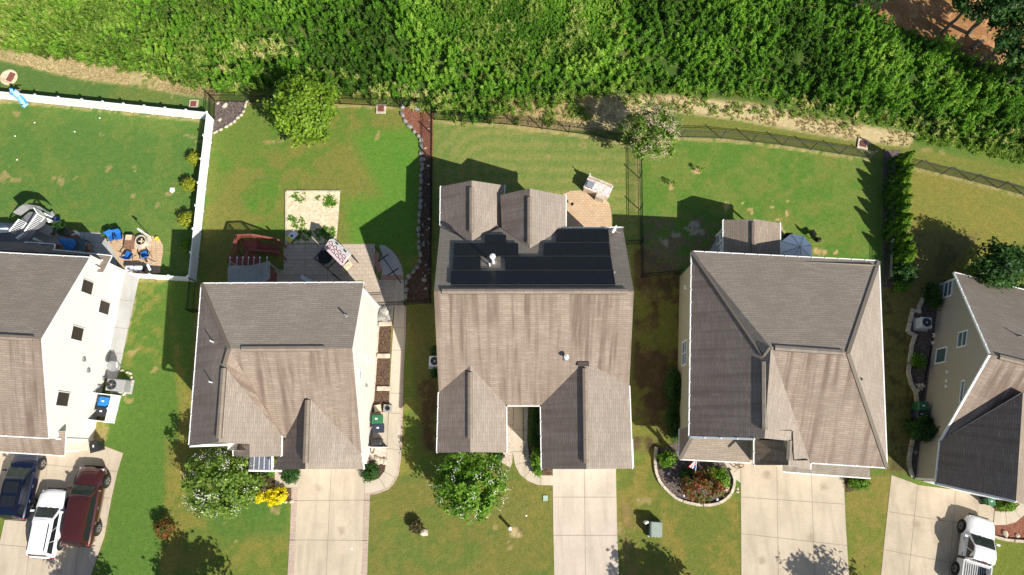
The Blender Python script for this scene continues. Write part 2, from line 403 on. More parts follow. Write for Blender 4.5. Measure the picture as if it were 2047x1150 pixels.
# ------------------------------------------------------------------ foliage
def leaf_object(name, P, size, rnd, mat, parent=None, nrm=None, aspect=1.6, upbias=.5, axis=None):
    """one quad per point; rnd drives the leaf tint"""
    n = len(P); P = np.asarray(P, dtype=float)
    if nrm is None:
        nrm = rng.normal(size=(n, 3)); nrm[:, 2] = np.abs(nrm[:, 2])+upbias
    nrm = nrm/np.linalg.norm(nrm, axis=1)[:, None]
    a = rng.normal(size=(n, 3)) if axis is None else axis
    a = a-nrm*np.sum(a*nrm, axis=1)[:, None]; a /= np.linalg.norm(a, axis=1)[:, None]+1e-9
    b = np.cross(nrm, a); s = np.broadcast_to(size, (n,))*rng.uniform(.7, 1.3, n)
    A = a*(s*aspect/2)[:, None]; B = b*(s/2)[:, None]
    V = np.stack([P-A, P-B*.9+A*.1, P+A, P+B*.9+A*.1], axis=1).reshape(-1, 3)
    me = bpy.data.meshes.new(name); me.vertices.add(4*n); me.vertices.foreach_set('co', V.ravel())
    me.loops.add(4*n); me.loops.foreach_set('vertex_index', np.arange(4*n)); me.polygons.add(n)
    me.polygons.foreach_set('loop_start', np.arange(0, 4*n, 4)); me.update(calc_edges=True)
    at = me.attributes.new('rnd', 'FLOAT', 'POINT'); at.data.foreach_set('value', np.repeat(np.clip(rnd, 0, 1), 4).astype(np.float32))
    me.materials.append(mat); o = bpy.data.objects.new(name, me); COL.objects.link(o)
    if parent: o.parent = parent; o.matrix_parent_inverse = Matrix.Translation(parent.location).inverted()
    return o
def crown_points(c, r, n, clumps, hollow=.55, cr=.28, flat=1.0):
    """points in clumps spread through an ellipsoid"""
    k = rng.normal(size=(clumps, 3)); k /= np.linalg.norm(k, axis=1)[:, None]
    k *= (rng.uniform(hollow**3, 1, clumps)**(1/3))[:, None]*rng.uniform(.82, 1.08, clumps)[:, None]
    k[:, 2] = np.where(k[:, 2] < -.55, -k[:, 2]*.6, k[:, 2])
    idx = rng.integers(0, clumps, n); sz = rng.uniform(.6, 1.25, clumps)[idx]*cr
    p = k[idx]+rng.normal(size=(n, 3))*sz[:, None]*.55
    tint = rng.uniform(-.22, .22, clumps)[idx]
    return np.array(c)+p*np.array(r), tint, p
def limb(mb, a, b, r0, r1, m, wob=.08, seg=4):
    a = Vector(a); b = Vector(b); prev = a
    for i in range(1, seg+1):
        t = i/seg; p = a.lerp(b, t)+Vector((random.uniform(-wob, wob), random.uniform(-wob, wob), 0))*(1 if i < seg else 0)*(b-a).length
        mb.tube(prev, p, r0+(r1-r0)*(i-1)/seg, m, 7, r0+(r1-r0)*t, cap=False); prev = p
def tree(name, label, cat, base, crown, r, n, mat, size=.16, clumps=60, trunk_r=.1, stems=1, group=None, flowers=None, fl_n=0, fl_s=.14, hollow=.5, cr=.28, barkm=None, aspect=1.6):
    """base xyz, crown centre xyz, radii"""
    base = Vector(base); root = empty(name, base, label, cat, group)
    mb = MB(); crown = Vector(crown)
    for s in range(stems):
        a = 2*math.pi*s/stems+.4; off = Vector((math.cos(a), math.sin(a), 0))
        st = base+off*(.12 if stems > 1 else 0); fork = base.lerp(crown, .45)+off*(r[0]*.18 if stems > 1 else 0)
        limb(mb, st-Vector((0, 0, .05)), fork, trunk_r, trunk_r*.72, bark, .03)
        for j in range(5 if stems == 1 else 3):
            t = a+2*math.pi*j/(5 if stems == 1 else 3)+random.uniform(-.4, .4); e = crown+Vector((math.cos(t)*r[0]*.7, math.sin(t)*r[1]*.7, random.uniform(-.1, .6)*r[2]))
            limb(mb, fork, e, trunk_r*.6, trunk_r*.12, bark, .06)
    mb.build('trunk', root)
    P, tint, q = crown_points(crown, r, n, clumps, hollow, cr)
    nr = q*.9+rng.normal(size=(n, 3))*.65; nr[:, 2] += .45
    keep = P[:, 2] > .12
    leaf_object('crown', P[keep], size, (.5+tint+rng.normal(size=n)*.17)[keep], LM[mat], root, nrm=nr[keep], aspect=aspect)
    if flowers:
        k = rng.normal(size=(fl_n, 3)); k /= np.linalg.norm(k, axis=1)[:, None]; k[:, 2] = np.abs(k[:, 2]); k *= rng.uniform(.86, 1.1, fl_n)[:, None]
        m = 14; kk = np.repeat(k, m, axis=0); Pf = np.array(crown)+kk*np.array(r)+rng.normal(size=(fl_n*m, 3))*np.array([.12, .12, .12])
        leaf_object('blossom', Pf, fl_s*.5, rng.uniform(0, 1, fl_n*m), LM[flowers], root, nrm=kk+rng.normal(size=kk.shape)*.5, aspect=1.1)
    return root
def shrub(name, label, px, py, rpx, h, mat, cat='shrub', group=None, size=.09, dens=1.0, ry=None, blades=False, flowers=None, fl_n=0):
    zc = h*.5; c = W(px, py, zc); sc = (c-W(px+1, py, zc)).length; r = rpx*sc; rr = (r, (ry or rpx)*sc, h*.52)
    n = int(2600*dens*max(.35, (r*rr[1])**.8)*(.11/size)**1.3)+550
    if blades:
        root = empty(name, (c.x, c.y, 0), label, cat, group)
        t = rng.uniform(0, 2*math.pi, n); q = rng.uniform(0, 1, n)**.6; k = rng.uniform(.15, 1, n)
        P = np.stack([c.x+np.cos(t)*q*rr[0]*k, c.y+np.sin(t)*q*rr[1]*k, h*k*(1-.45*q*q)], axis=1)
        ax = np.stack([np.cos(t)*q*1.1, np.sin(t)*q*1.1, np.full(n, .9)], axis=1)+rng.normal(size=(n, 3))*.25
        leaf_object('foliage', P, size, rng.uniform(0, 1, n), LM[mat], root, aspect=4.2, axis=ax)
        mb = MB(); mb.tube((c.x, c.y, -.03), (c.x, c.y, h*.35), .05, bark, 6, .03); mb.build('stem', root); return root
    return tree(name, label, cat, (c.x, c.y, 0), (c.x, c.y, h*.5), rr, n, mat, size, clumps=int(26+40*r), trunk_r=.035, group=group, flowers=flowers, fl_n=fl_n, hollow=.6, cr=.2 if r > .7 else .3, aspect=1.3)

# ================================================================== THE GROUND
def vnoise(x, y, s, seed):
    r = np.random.default_rng(seed).uniform(0, 1, (512, 512))
    u = x*s; v = y*s; i = np.floor(u).astype(int); j = np.floor(v).astype(int); fu = u-i; fv = v-j
    fu = fu*fu*(3-2*fu); fv = fv*fv*(3-2*fv)
    g = lambda a, b: r[a % 512, b % 512]
    return (g(i, j)*(1-fu)+g(i+1, j)*fu)*(1-fv)+(g(i, j+1)*(1-fu)+g(i+1, j+1)*fu)*fv
def fbm(x, y, s, seed, o=4):
    t = 0; a = .5; w = 0
    for k in range(o): t = t+a*vnoise(x+k*13.7, y-k*7.1, s*2**k, seed+k); w += a; a *= .55
    return t/w
def pmask(x, y, px, feather):
    """1 inside the polygon (picture points on the ground), fading over feather metres"""
    p = [W(a, b).xy for a, b in px]; inside = np.zeros(x.shape, bool); dist = np.full(x.shape, 1e9)
    for i in range(len(p)):
        a, b = p[i], p[(i+1) % len(p)]
        cond = ((a.y > y) != (b.y > y)); xi = (b.x-a.x)*(y-a.y)/((b.y-a.y) or 1e-9)+a.x
        inside ^= cond & (x < xi)
        d = b-a; t = np.clip(((x-a.x)*d.x+(y-a.y)*d.y)/(d.length_squared+1e-9), 0, 1)
        dist = np.minimum(dist, np.hypot(x-a.x-t*d.x, y-a.y-t*d.y))
    sd = np.where(inside, dist, -dist)
    return np.clip(sd/feather+.5, 0, 1)
def axis(lo, hi, st, far):
    a = list(np.arange(lo, hi, st)); s = st
    x = hi
    up = []; 
    while x < far: up.append(x); s *= 1.6; x += s
    s = st; dn = []; x = lo-st
    while x > -far: dn.append(x); s *= 1.6; x -= s
    return np.array(dn[::-1]+a+up)
gx = axis(-48, 48, .17, 3000); gy = axis(-13, 46, .17, 3000)
X, Y = np.meshgrid(gx, gy); x = X.ravel(); y = Y.ravel()
C = np.tile(np.array([.105, .145, .030]), (len(x), 1))
n1 = fbm(x, y, .35, 1); n2 = fbm(x, y, 1.3, 5); n3 = fbm(x, y, 4.0, 9, 3); n4 = fbm(x, y, .12, 14)
n1 = .5+(n1-.5)*.8+(fbm(x, y, 1.1, 21, 5)-.5)*.75; n2 = .5+(n2-.5)*.85+(n3-.5)*.5
def lay(m, c):
    global C; C = C*(1-m[:, None])+np.array(c)*m[:, None]
def sstep(v, a, b): t = np.clip((v-a)/(b-a), 0, 1); return t*t*(3-2*t)
GREEN = (.066, .128, .026); YEL = (.158, .156, .038); OLIVE = (.120, .130, .030); DRY = (.46, .36, .19); DIRT = (.10, .068, .036)
lay(sstep(n1, .42, .62), YEL); lay(sstep(n4, .5, .6)*.6, GREEN)
# back yards
Y1 = [(-80, 190), (427, 240), (392, 562), (250, 548), (-80, 500)]
m = pmask(x, y, Y1, .2); lay(m, (.072, .142, .032)); lay(m*sstep(n1, .45, .7)*.5, (.125, .165, .040)); lay(m*sstep(n2, .62, .72)*.35, YEL)
m = pmask(x, y, [(-80, 80), (0, 115), (140, 155), (300, 175), (418, 195), (412, 235), (0, 197), (-80, 190)], .35)
lay(m, (.075, .135, .035)); lay(m*sstep(n1, .5, .66)*.6, (.13, .155, .04))
Y2 = [(427, 243), (425, 202), (868, 216), (862, 610), (392, 610)]
m = pmask(x, y, Y2, .2); lay(m, (.135, .145, .036)); lay(m*sstep(n2, .48, .6)*.5, YEL); lay(m*sstep(n1, .52, .64)*.8, (.08, .15, .025))
m = pmask(x, y, [(700, 270), (845, 250), (838, 500), (700, 500), (690, 400), (760, 390)], 1.2); lay(m*.8, (.065, .175, .022))
m = pmask(x, y, [(425, 245), (500, 205), (560, 240), (560, 300), (470, 330), (425, 400)], 1.3); lay(m*.6, (.075, .15, .025))
for bx, by, br in ((505, 412, 14), (545, 385, 16), (412, 400, 8)):
    c = W(bx, by); lay(np.exp(-((x-c.x)**2+(y-c.y)**2)/(br/24)**2)*.75, (.045, .16, .018))
Y3 = [(868, 240), (1040, 250), (1190, 272), (1275, 292), (1280, 600), (868, 600)]
m = pmask(x, y, Y3, .2); lay(m, (.125, .17, .046))
cc = W(868, 235); rr_ = np.hypot((x-cc.x-4.0)*1.0, (y-cc.y+9)); 
strip = .5+.5*np.sin(np.where(x < cc.x+4.5, np.hypot(x-cc.x-4.5, y-cc.y+4.6), y-cc.y+4.6)*6.0+n1*2)
lay(m*strip*.55, (.21, .195, .065)); lay(m*sstep(n1, .5, .7)*.4, (.085, .15, .035))
Y4 = [(1277, 285), (1362, 275), (1564, 291), (1735, 317), (1775, 330), (1772, 530), (1755, 600), (1280, 560)]
m = pmask(x, y, Y4, .2); lay(m, (.075, .148, .026)); lay(m*sstep(n1, .45, .65)*.55, (.135, .165, .04)); lay(m*sstep(n2, .6, .7)*.4, (.16, .15, .04))
Y5 = [(1790, 320), (1826, 334), (2047, 391), (2200, 430), (2200, 620), (1890, 560), (1790, 560)]
m = pmask(x, y, Y5, .25); lay(m, (.165, .155, .038)); lay(m*sstep(n1, .45, .65)*.5, (.13, .15, .035))
m = pmask(x, y, [(1365, 230), (1560, 255), (1740, 285), (1900, 310), (2200, 375), (2200, 425), (2047, 388), (1826, 330), (1735, 312), (1564, 286), (1362, 270)], .3)
lay(m, (.13, .145, .035)); lay(m*sstep(n2, .5, .62)*.6, YEL)
# ground under the trees at the corner bed, side yards, bare soil
def blob_(bx, by, r, c, k=1.0, ry=None, nz=.5):
    q = W(bx, by); s = 1/25.5
    d = ((x-q.x)/(r*s))**2+((y-q.y)/((ry or r)*s))**2
    lay(np.clip((1.15-d+(n3-.5)*nz*5)*1.6, 0, 1)*k, c)
m = pmask(x, y, [(1268, 490), (1362, 545), (1366, 910), (1330, 900), (1262, 905)], .6); lay(m, OLIVE); lay(m*sstep(n1, .38, .56), DIRT); lay(m*sstep(n2, .5, .62)*.5, (.17, .115, .06))
m = pmask(x, y, [(1283, 430), (1450, 430), (1440, 520), (1283, 552)], .5); lay(m*sstep(n2, .44, .58)*.75, (.14, .105, .08))
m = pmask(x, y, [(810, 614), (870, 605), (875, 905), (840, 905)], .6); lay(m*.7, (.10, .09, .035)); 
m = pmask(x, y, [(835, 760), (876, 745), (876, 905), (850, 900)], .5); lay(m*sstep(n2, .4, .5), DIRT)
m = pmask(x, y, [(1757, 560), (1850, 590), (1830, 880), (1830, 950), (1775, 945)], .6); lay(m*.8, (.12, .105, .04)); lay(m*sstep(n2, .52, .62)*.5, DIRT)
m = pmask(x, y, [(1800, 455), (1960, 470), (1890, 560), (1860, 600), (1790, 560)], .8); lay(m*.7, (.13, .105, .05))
m = pmask(x, y, [(395, 562), (320, 562), (318, 760), (385, 800)], .5); lay(m*sstep(x, W(372, 650).x, W(392, 650).x)*.6, (.10, .085, .035))
# fronts: the mown green strip left of the second house and the yellower lawn beside it
m = pmask(x, y, [(278, 562), (392, 562), (380, 760), (345, 900), (330, 1000), (322, 1200), (180, 1200), (210, 1070), (245, 905), (190, 885), (215, 850), (240, 735)], .4); lay(m, (.072, .135, .026))
m = pmask(x, y, [(278, 562), (326, 562), (322, 740), (255, 745), (245, 735)], .5); lay(m*sstep(n2, .45, .62)*.6, (.19, .17, .045))
m = pmask(x, y, [(333, 880), (378, 890), (400, 1010), (575, 1000), (575, 1200), (318, 1200)], .5); lay(m, (.10, .135, .028)); lay(m*sstep(n1, .44, .60)*.7, (.165, .152, .038))
m = pmask(x, y, [(338, 600), (362, 870), (330, 1000), (322, 1200), (345, 1200), (370, 1000), (372, 880), (385, 800)], .4); lay(m*.7*sstep(n2, .35, .55), (.19, .16, .042))
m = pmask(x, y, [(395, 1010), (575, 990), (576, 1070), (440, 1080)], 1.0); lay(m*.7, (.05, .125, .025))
m = pmask(x, y, [(738, 985), (800, 950), (1030, 930), (1105, 972), (1107, 1200), (734, 1200)], .4); lay(m, (.125, .128, .034)); lay(m*sstep(n1, .48, .62)*.7, (.08, .125, .028)); lay(m*sstep(n2, .52, .66)*.35, (.17, .15, .04))
m = pmask(x, y, [(1233, 938), (1310, 900), (1320, 960), (1480, 1000), (1482, 1200), (1238, 1200)], .4); lay(m, (.105, .125, .028)); lay(m*sstep(n1, .48, .62)*.8, (.17, .145, .038))
m = pmask(x, y, [(1240, 1000), (1262, 1000), (1275, 1150), (1250, 1150)], .4); lay(m*sstep(n2, .35, .55)*.8, (.27, .19, .08))
m = pmask(x, y, [(1690, 960), (1775, 950), (1782, 955), (1763, 1200), (1698, 1200)], .3); lay(m, (.125, .14, .03)); lay(m*sstep(n1, .5, .62)*.5, (.2, .15, .05))
m = pmask(x, y, [(1980, 1080), (2100, 1080), (2100, 1200), (1976, 1200)], .3); lay(m, (.11, .135, .026))
# bare / dry spots
for bx, by, r, ry in ((1452, 413, 6, 9), (1486, 407, 3, 3), (1500, 418, 6, 2.5), (1505, 428, 3, 6), (1545, 404, 3, 3), (1546, 415, 4, 3), (1575, 403, 3, 4), (1573, 424, 4, 7), (1554, 441, 7, 3),
                      (1563, 456, 4, 6), (1566, 465, 3, 3), (1632, 503, 9, 8), (1649, 506, 4, 7), (1672, 505, 5, 4), (1394, 343, 9, 6), (1342, 374, 6, 7), (1545, 452, 3, 2)):
    blob_(bx, by, r, (.50, .34, .17), 1, ry)
for bx, by, r, ry in ((8, 352, 14, 10), (28, 360, 14, 5), (107, 355, 4, 5), (122, 362, 6, 9), (152, 356, 4, 4), (204, 271, 5, 4), (218, 335, 7, 6), (268, 337, 5, 5), (322, 271, 3, 4), (372, 272, 5, 4), (385, 274, 6, 3),
                      (265, 394, 5, 6), (314, 409, 5, 5), (340, 388, 14, 3), (35, 226, 8, 8), (5, 203, 8, 6), (395, 283, 4, 3), (345, 192, 3, 8), (172, 160, 3, 6), (186, 167, 3, 5), (540, 283, 9, 6), (560, 283, 7, 4), (755, 272, 5, 9),
                      (1000, 267, 6, 4), (1068, 278, 6, 5), (1167, 288, 8, 6), (1096, 313, 5, 6), (1238, 1058, 4, 12), (552, 1020, 9, 6), (447, 1049, 4, 2), (471, 1083, 3, 3), (1288, 1000, 14, 6), (1020, 1092, 5, 8), (992, 1054, 4, 5),
                      (200, 870, 14, 16), (215, 905, 10, 5), (265, 705, 12, 6), (310, 738, 7, 6), (256, 800, 8, 5), (1855, 300, 9, 4), (1885, 306, 6, 5), (1240, 560, 4, 9)):
    blob_(bx, by, r, (.36, .27, .12), .8, ry, .8)
blob_(1032, 1066, 11, (.50, .38, .22), 1, 9, .3); blob_(1040, 1062, 8, (.10, .09, .03), .7, 5)
for bx, by, r, ry in ((1328, 485, 9, 8), (1352, 470, 9, 6), (1390, 462, 18, 8), (1388, 450, 10, 9)): blob_(bx, by, r, (.42, .34, .30), .9, ry, .9)
# the dry strip between the lawns and the rough field, soil under the field, pine straw in the corner
band = [(-90, 70), (0, 92), (130, 112), (250, 134), (400, 168), (440, 180), (430, 206), (418, 198), (300, 176), (140, 153), (0, 118), (-90, 95)]
m = pmask(x, y, band, .5); lay(m*sstep(n2+n3*.35, .38, .68), DRY)
band2 = [(960, 195), (1340, 190), (1500, 208), (1625, 232), (1760, 258), (1830, 268), (1815, 292), (1740, 285), (1600, 262), (1480, 240), (1340, 222), (1240, 262), (1100, 256), (980, 245)]
m = pmask(x, y, band2, .4); lay(m*sstep(n2+n3*.3+n1*.2, .24, .50), (.56, .43, .25))
FIELD = [(-300, -200), (-300, 62), (0, 98), (120, 116), (250, 138), (400, 168), (432, 185), (520, 178), (690, 194), (800, 214), (872, 222), (905, 240), (1010, 250), (1100, 214), (1240, 196), (1350, 197), (1500, 208), (1600, 226), (1750, 254), (1830, 262), (1900, 285), (2047, 318), (2400, 400), (2400, -200)]
m = pmask(x, y, [(a_, b_-(7 if a_ > 1200 and a_ < 1850 else 0)) for a_, b_ in FIELD], .5); lay(m, (.045, .085, .018)); lay(m*sstep(n2, .55, .65)*.5, (.14, .13, .05))
m = pmask(x, y, [(985, 200), (1180, 196), (1200, 240), (1060, 262), (985, 240)], .7); lay(m, (.40, .30, .14))
PINE = [(1655, -60), (1700, 5), (1790, 55), (1880, 92), (1960, 125), (2060, 150), (2300, 200), (2300, -300), (1655, -300)]
m = pmask(x, y, PINE, .6); lay(m, (.36, .17, .08)); lay(m*sstep(n2, .5, .62)*.7, (.55, .30, .16)); lay(m*sstep(n3, .6, .7)*.5, (.10, .10, .03))
def lmask(px, w):
    d = np.full(x.shape, 1e9); p = [W(a, b).xy for a, b in px]
    for a, b in zip(p[:-1], p[1:]):
        e = b-a; t = np.clip(((x-a.x)*e.x+(y-a.y)*e.y)/e.length_squared, 0, 1); d = np.minimum(d, np.hypot(x-a.x-t*e.x, y-a.y-t*e.y))
    return np.clip(1.3-d/w, 0, 1)*sstep(n3+n2*.3, .42, .62)
for ln in ([(869, 243), (1030, 254), (1190, 275), (1276, 295)], [(1279, 287), (1362, 278), (1441, 280), (1564, 294), (1735, 320)], [(1826, 337), (1940, 365), (2047, 394), (2160, 423)], [(1275, 294), (1276, 420)], [(430, 205), (504, 207), (682, 211), (800, 217)], [(0, 201), (183, 219), (400, 241)], [(279, 559), (330, 561)], [(270, 600), (232, 740)]): lay(lmask(ln, .16)*.8, (.40, .31, .15))
# overall turf brightness
turfy = (C[:, 1] > C[:, 0]*.86)
C[turfy] = C[turfy]*np.array([1.40, 1.32, 1.32])
me = bpy.data.meshes.new('lawn_ground'); nx, ny = len(gx), len(gy)
hgt = np.zeros(len(x))
me.vertices.add(nx*ny); me.vertices.foreach_set('co', np.stack([x, y, hgt], 1).ravel())
ii = (np.arange(ny-1)[:, None]*nx+np.arange(nx-1)[None, :]).ravel(); q = np.stack([ii, ii+1, ii+nx+1, ii+nx], 1)
me.loops.add(q.size); me.loops.foreach_set('vertex_index', q.ravel()); me.polygons.add(len(q)); me.polygons.foreach_set('loop_start', np.arange(0, q.size, 4)); me.update(calc_edges=True)
at = me.attributes.new('turf', 'FLOAT_COLOR', 'POINT'); at.data.foreach_set('color', np.concatenate([C, np.ones((len(x), 1))], 1).astype(np.float32).ravel())
mt, nt, b = newmat('turf'); a_ = N(nt, 'Attribute'); a_.attribute_name = 'turf'; co = coords(nt)
f0 = noise(nt, co, 4.5, 6, .75); f1 = noise(nt, co, 14, 4, .7); f2 = noise(nt, co, 2.2, 6, .65); f3 = noise(nt, coords(nt, 'Object', (1, 1, 1)), 40, 2, .6)
c = mix(nt, mapr(nt, f1, .38, .62, .0, .9), a_.outputs['Color'], mix(nt, 1.0, a_.outputs['Color'], (.50, .60, .45), 'MULTIPLY'))
c = mix(nt, mapr(nt, f2, .50, .70, 0, .55), c, mix(nt, 1.0, c, (1.42, 1.22, 1.25), 'MULTIPLY'))
c = mix(nt, mapr(nt, f2, .50, .30, 0, .45), c, mix(nt, 1.0, c, (.66, .86, .8), 'MULTIPLY'))
c = mix(nt, mapr(nt, f3, .52, .7, 0, .5), c, mix(nt, 1.0, c, (1.6, 1.45, 1.5), 'MULTIPLY'))
c = mix(nt, mapr(nt, f0, .44, .64, 0, .6), c, mix(nt, 1.0, c, (1.32, 1.2, 1.2), 'MULTIPLY')); c = mix(nt, mapr(nt, f0, .50, .34, 0, .6), c, mix(nt, 1.0, c, (.70, .80, .7), 'MULTIPLY'))
L(nt, c, b.inputs['Base Color']); b.inputs['Roughness'].default_value = .95; b.inputs['Specular IOR Level'].default_value = .1
bump(nt, f1, .8, .05, b)
me.materials.append(mt); o = bpy.data.objects.new('lawn_ground', me); COL.objects.link(o); tag(o, kind='structure')

# ------------------------------------------------------------------ paving
D1 = [(-60, 880), (190, 885), (246, 906), (235, 943), (223, 995), (209, 1072), (181, 1152), (150, 1240), (-60, 1240), (-60, 1060), (5, 1050), (11, 1034), (0, 1030), (-60, 1010)]
sheet('driveway', [(-60, 880), (190, 885), (246, 906), (235, 943), (223, 995), (209, 1072), (181, 1152), (115, 1442), (-120, 1442), (0, 1085), (11, 1034), (-60, 1030)], Z1, conc,
      lines=((91, 929, 235, 943), (83, 991, 223, 996), (0, 1089, 60, 1094), (9, 1036, 70, 1040), (95, 925, 88, 1000), (60, 1094, 52, 1160), (190, 1052, 211, 1053), (170, 1000, 150, 1150)))
sheet('driveway', [(595, 900), (729, 900), (729, 962), (726, 1050), (722.6, 1150), (718, 1442), (583, 1442), (587, 1150), (593, 1030), (595, 960)], Z1, conc,
      lines=((662.6, 938, 652, 1150), (652, 1150, 646, 1442), (586, 1001, 739, 1000), (579, 1079.5, 735, 1080.5), (577, 1165, 733, 1166)))
sheet('brick_border', [(583, 975), (596, 975), (593, 1030), (588, 1150), (583, 1442), (569, 1442), (575, 1150), (580, 1060)], Z2-.002, brickedge)
sheet('brick_border', [(728.5, 986), (739.6, 988), (737, 1060), (734, 1150), (729, 1442), (717, 1442), (722, 1150), (726, 1060)], Z2-.002, brickedge)
sheet('entry_slab', [(549, 935), (596, 935), (596, 974.5), (550, 975)], Z2, concW)
sheet('walkway', [(729, 962), (745, 961), (757, 957), (769, 942), (773.5, 915), (776, 850), (781, 740), (787, 646), (789.5, 612), (791, 560), (807, 560), (808, 612), (808, 670), (803, 740), (801, 850), (798, 915), (793, 949), (784, 965), (774, 976), (751, 984), (729, 986)], Z3, concW,
      lines=((772, 896, 799, 900), (777, 826, 802, 827), (780, 786, 803, 787), (784, 700, 806, 701), (759, 957, 772, 978), (786, 655, 808, 656), (768, 943, 790, 955)))
sheet('brick_border', [(808, 612), (812, 612), (811.5, 670), (807, 740), (805, 850), (802, 915), (797, 950), (787, 968), (776, 979), (752, 988), (731, 989), (731, 985.5), (751, 984.5), (774, 976.5), (784, 965.5), (793, 949.5), (798, 915), (801, 850), (803, 740), (808, 670)], Z2, brickedge)
sheet('patio', [(567, 488), (750, 488), (750, 500), (748, 545), (757, 560), (790, 560), (790, 612), (740, 612), (725, 560), (480, 580), (480, 540), (567, 540)], Z1, paverG,
      lines=((610, 488, 610, 565), (567, 520, 660, 520), (567, 552, 735, 552), (655, 505, 655, 565), (757, 560, 790, 560), (745, 495, 757, 560)))
sheet('curved_slab', [(758, 490), (770, 491), (782, 500), (793, 513), (802, 530), (806, 546), (807, 560), (762, 560), (764, 540), (759, 525), (764, 508)], Z2, concG)
sheet('brick_band', [(762, 550), (806, 551), (807, 560), (762, 560)], Z3, redbrick)
sheet('brick_band', [(752, 503), (760, 505), (757, 520), (764, 538), (758, 548), (750, 530), (748, 515)], Z3-.002, redbrick)
sheet('walkway', [(1027, 780), (1045, 780), (1045, 880), (1048, 910), (1054, 931), (1063.5, 944), (1076, 950.4), (1106, 951), (1106, 970.5), (1076, 970), (1056, 962), (1040, 949), (1030, 931), (1025, 905), (1025, 879), (1027, 830)], Z2, concW,
      lines=((1025, 903, 1046, 903), (1027, 860, 1045, 860), (1030, 929, 1049, 925), (1048, 955, 1061, 940), (1080, 970, 1081, 951)))
sheet('driveway', [(1105, 900), (1230.5, 900), (1232, 990), (1234, 1070), (1237, 1150), (1242, 1442), (1109, 1442), (1108, 1150), (1106, 1050), (1105, 960)], Z1, conc2,
      lines=((1168, 938, 1170.5, 1150), (1170.5, 1150, 1172, 1442), (1106, 994, 1232, 994), (1107, 1070.5, 1235, 1070.5), (1108, 1158, 1238, 1158)))
sheet('driveway', [(1481, 905), (1690, 905), (1687, 967), (1690, 1040), (1696.6, 1150), (1704, 1442), (1483, 1442), (1482, 1150), (1481, 1000)], Z1, conc,
      lines=((1552.5, 933, 1556, 1150), (1621.7, 946, 1628, 1150), (1556, 1150, 1558, 1442), (1628, 1150, 1633, 1442), (1482, 994, 1687, 1008), (1482.6, 1067, 1694, 1091), (1482, 1160, 1698, 1185)))
sheet('walkway', [(1440, 905), (1481, 905), (1480, 966), (1468, 955), (1457, 940), (1447, 924)], Z2, concW, lines=((1462, 948, 1481, 932),))
sheet('driveway', [(1782, 950), (1837, 970), (1990, 990), (1988, 1012), (1981, 1080), (1975, 1150), (1962, 1442), (1740, 1442), (1761, 1150), (1770, 1060)], Z1, concS,
      lines=((1834, 970, 1816, 1150), (1910, 983, 1897, 1150), (1776, 1023, 1984, 1057), (1768, 1099, 1976, 1140), (1816, 1150, 1803, 1442), (1897, 1150, 1884, 1442)))
sheet('walkway', [(1988, 1022), (2010, 1023), (2026, 1019), (2037, 1010), (2047, 990), (2070, 990), (2064, 1010), (2047, 1030), (2030, 1044), (2010, 1049.6), (1986, 1050)], Z2, concW, lines=((2010, 1023, 2012, 1050), (2026, 1019, 2041, 1036)))
# first house: walkway along its wall, grey slab, curved stone terrace
sheet('walkway', [(243, 530), (278, 556), (240, 735), (233, 757), (200, 757), (222, 680), (248, 545)], Z1, concG, lines=((238, 600, 268, 602), (229, 655, 257, 657), (219, 705, 246, 707)))
sheet('patio', [(-60, 440), (118, 455), (125, 463), (204, 466), (228, 488), (235, 530), (180, 560), (-60, 560)], Z1, concG, lines=((170, 464, 165, 530), (118, 480, 210, 486)))
sheet('terrace', [(205, 466), (240, 470), (270, 471), (305, 472), (318, 477), (326, 490), (326, 505), (323, 520), (320, 545), (278, 552), (240, 535), (226, 500)], Z2, paverT, lines=((311, 473, 314, 545), (303, 472, 304, 540)), smooth=0)
# third house: rounded paver patio
sheet('patio', [(1120, 470), (1122, 390), (1140, 382), (1160, 381), (1178, 389), (1208, 397), (1218, 407), (1222, 425), (1223, 470)], Z1, paverT)
# fourth house: back patio
sheet('patio', [(1430, 480), (1450, 470), (1575, 482), (1600, 505), (1605, 540), (1400, 540)], Z1, concG)
sheet('sand_pit', [(574, 385), (680, 385), (676, 440), (672, 486), (570, 487)], Z1, sand)

# mulch and gravel beds
sheet('mulch_bed', [(430, 203), (494, 204), (489, 216), (482, 230), (466, 246), (446, 258), (426, 270)], Z1, mulchD)
sheet('mulch_bed', [(804, 214), (850, 214), (866, 222), (865, 318), (843, 318), (843, 281), (825, 260), (807, 238)], Z1, mulchR)
sheet('mulch_bed', [(843, 318), (865, 318), (864, 400), (862, 606), (813, 605), (811, 563), (822, 549), (841, 527), (839, 485), (842, 393)], Z1, mulchB)
sheet('mulch_bed', [(755, 640), (783, 640), (779, 740), (776, 824), (740, 824)], Z1, mulchB)
sheet('gravel_bed', [(757, 610), (787, 612), (784, 652), (756, 652)], Z2, gravelG)
sheet('gravel_bed', [(752, 652), (758.5, 652), (752, 750), (748, 800), (740, 822)], Z2, gravel)
sheet('service_pad', [(738, 824), (776, 824), (774, 885), (772, 885), (735, 885)], Z2, concW)
sheet('gravel_bed', [(736, 885), (773.5, 885), (773, 918), (734, 925)], Z1, gravel)
sheet('mulch_bed', [(733, 922), (773, 917), (769, 941), (756, 956), (729, 961)], Z2, mulchB)
sheet('mulch_bed', [(545, 936), (552, 936), (551, 976), (584, 977), (583, 1002), (555, 1002), (510, 1001), (500, 960), (470, 950), (470, 915), (545, 915)], Z1, mulchB)
sheet('gravel_bed', [(1008, 800), (1026, 800), (1025, 900), (1024, 925), (1020, 935), (1003, 925)], Z1, gravel)
sheet('gravel_bed', [(1047, 800), (1056, 800), (1054, 880), (1058, 915), (1068, 935), (1060, 940), (1052, 925), (1047, 895)], Z1, gravelG)
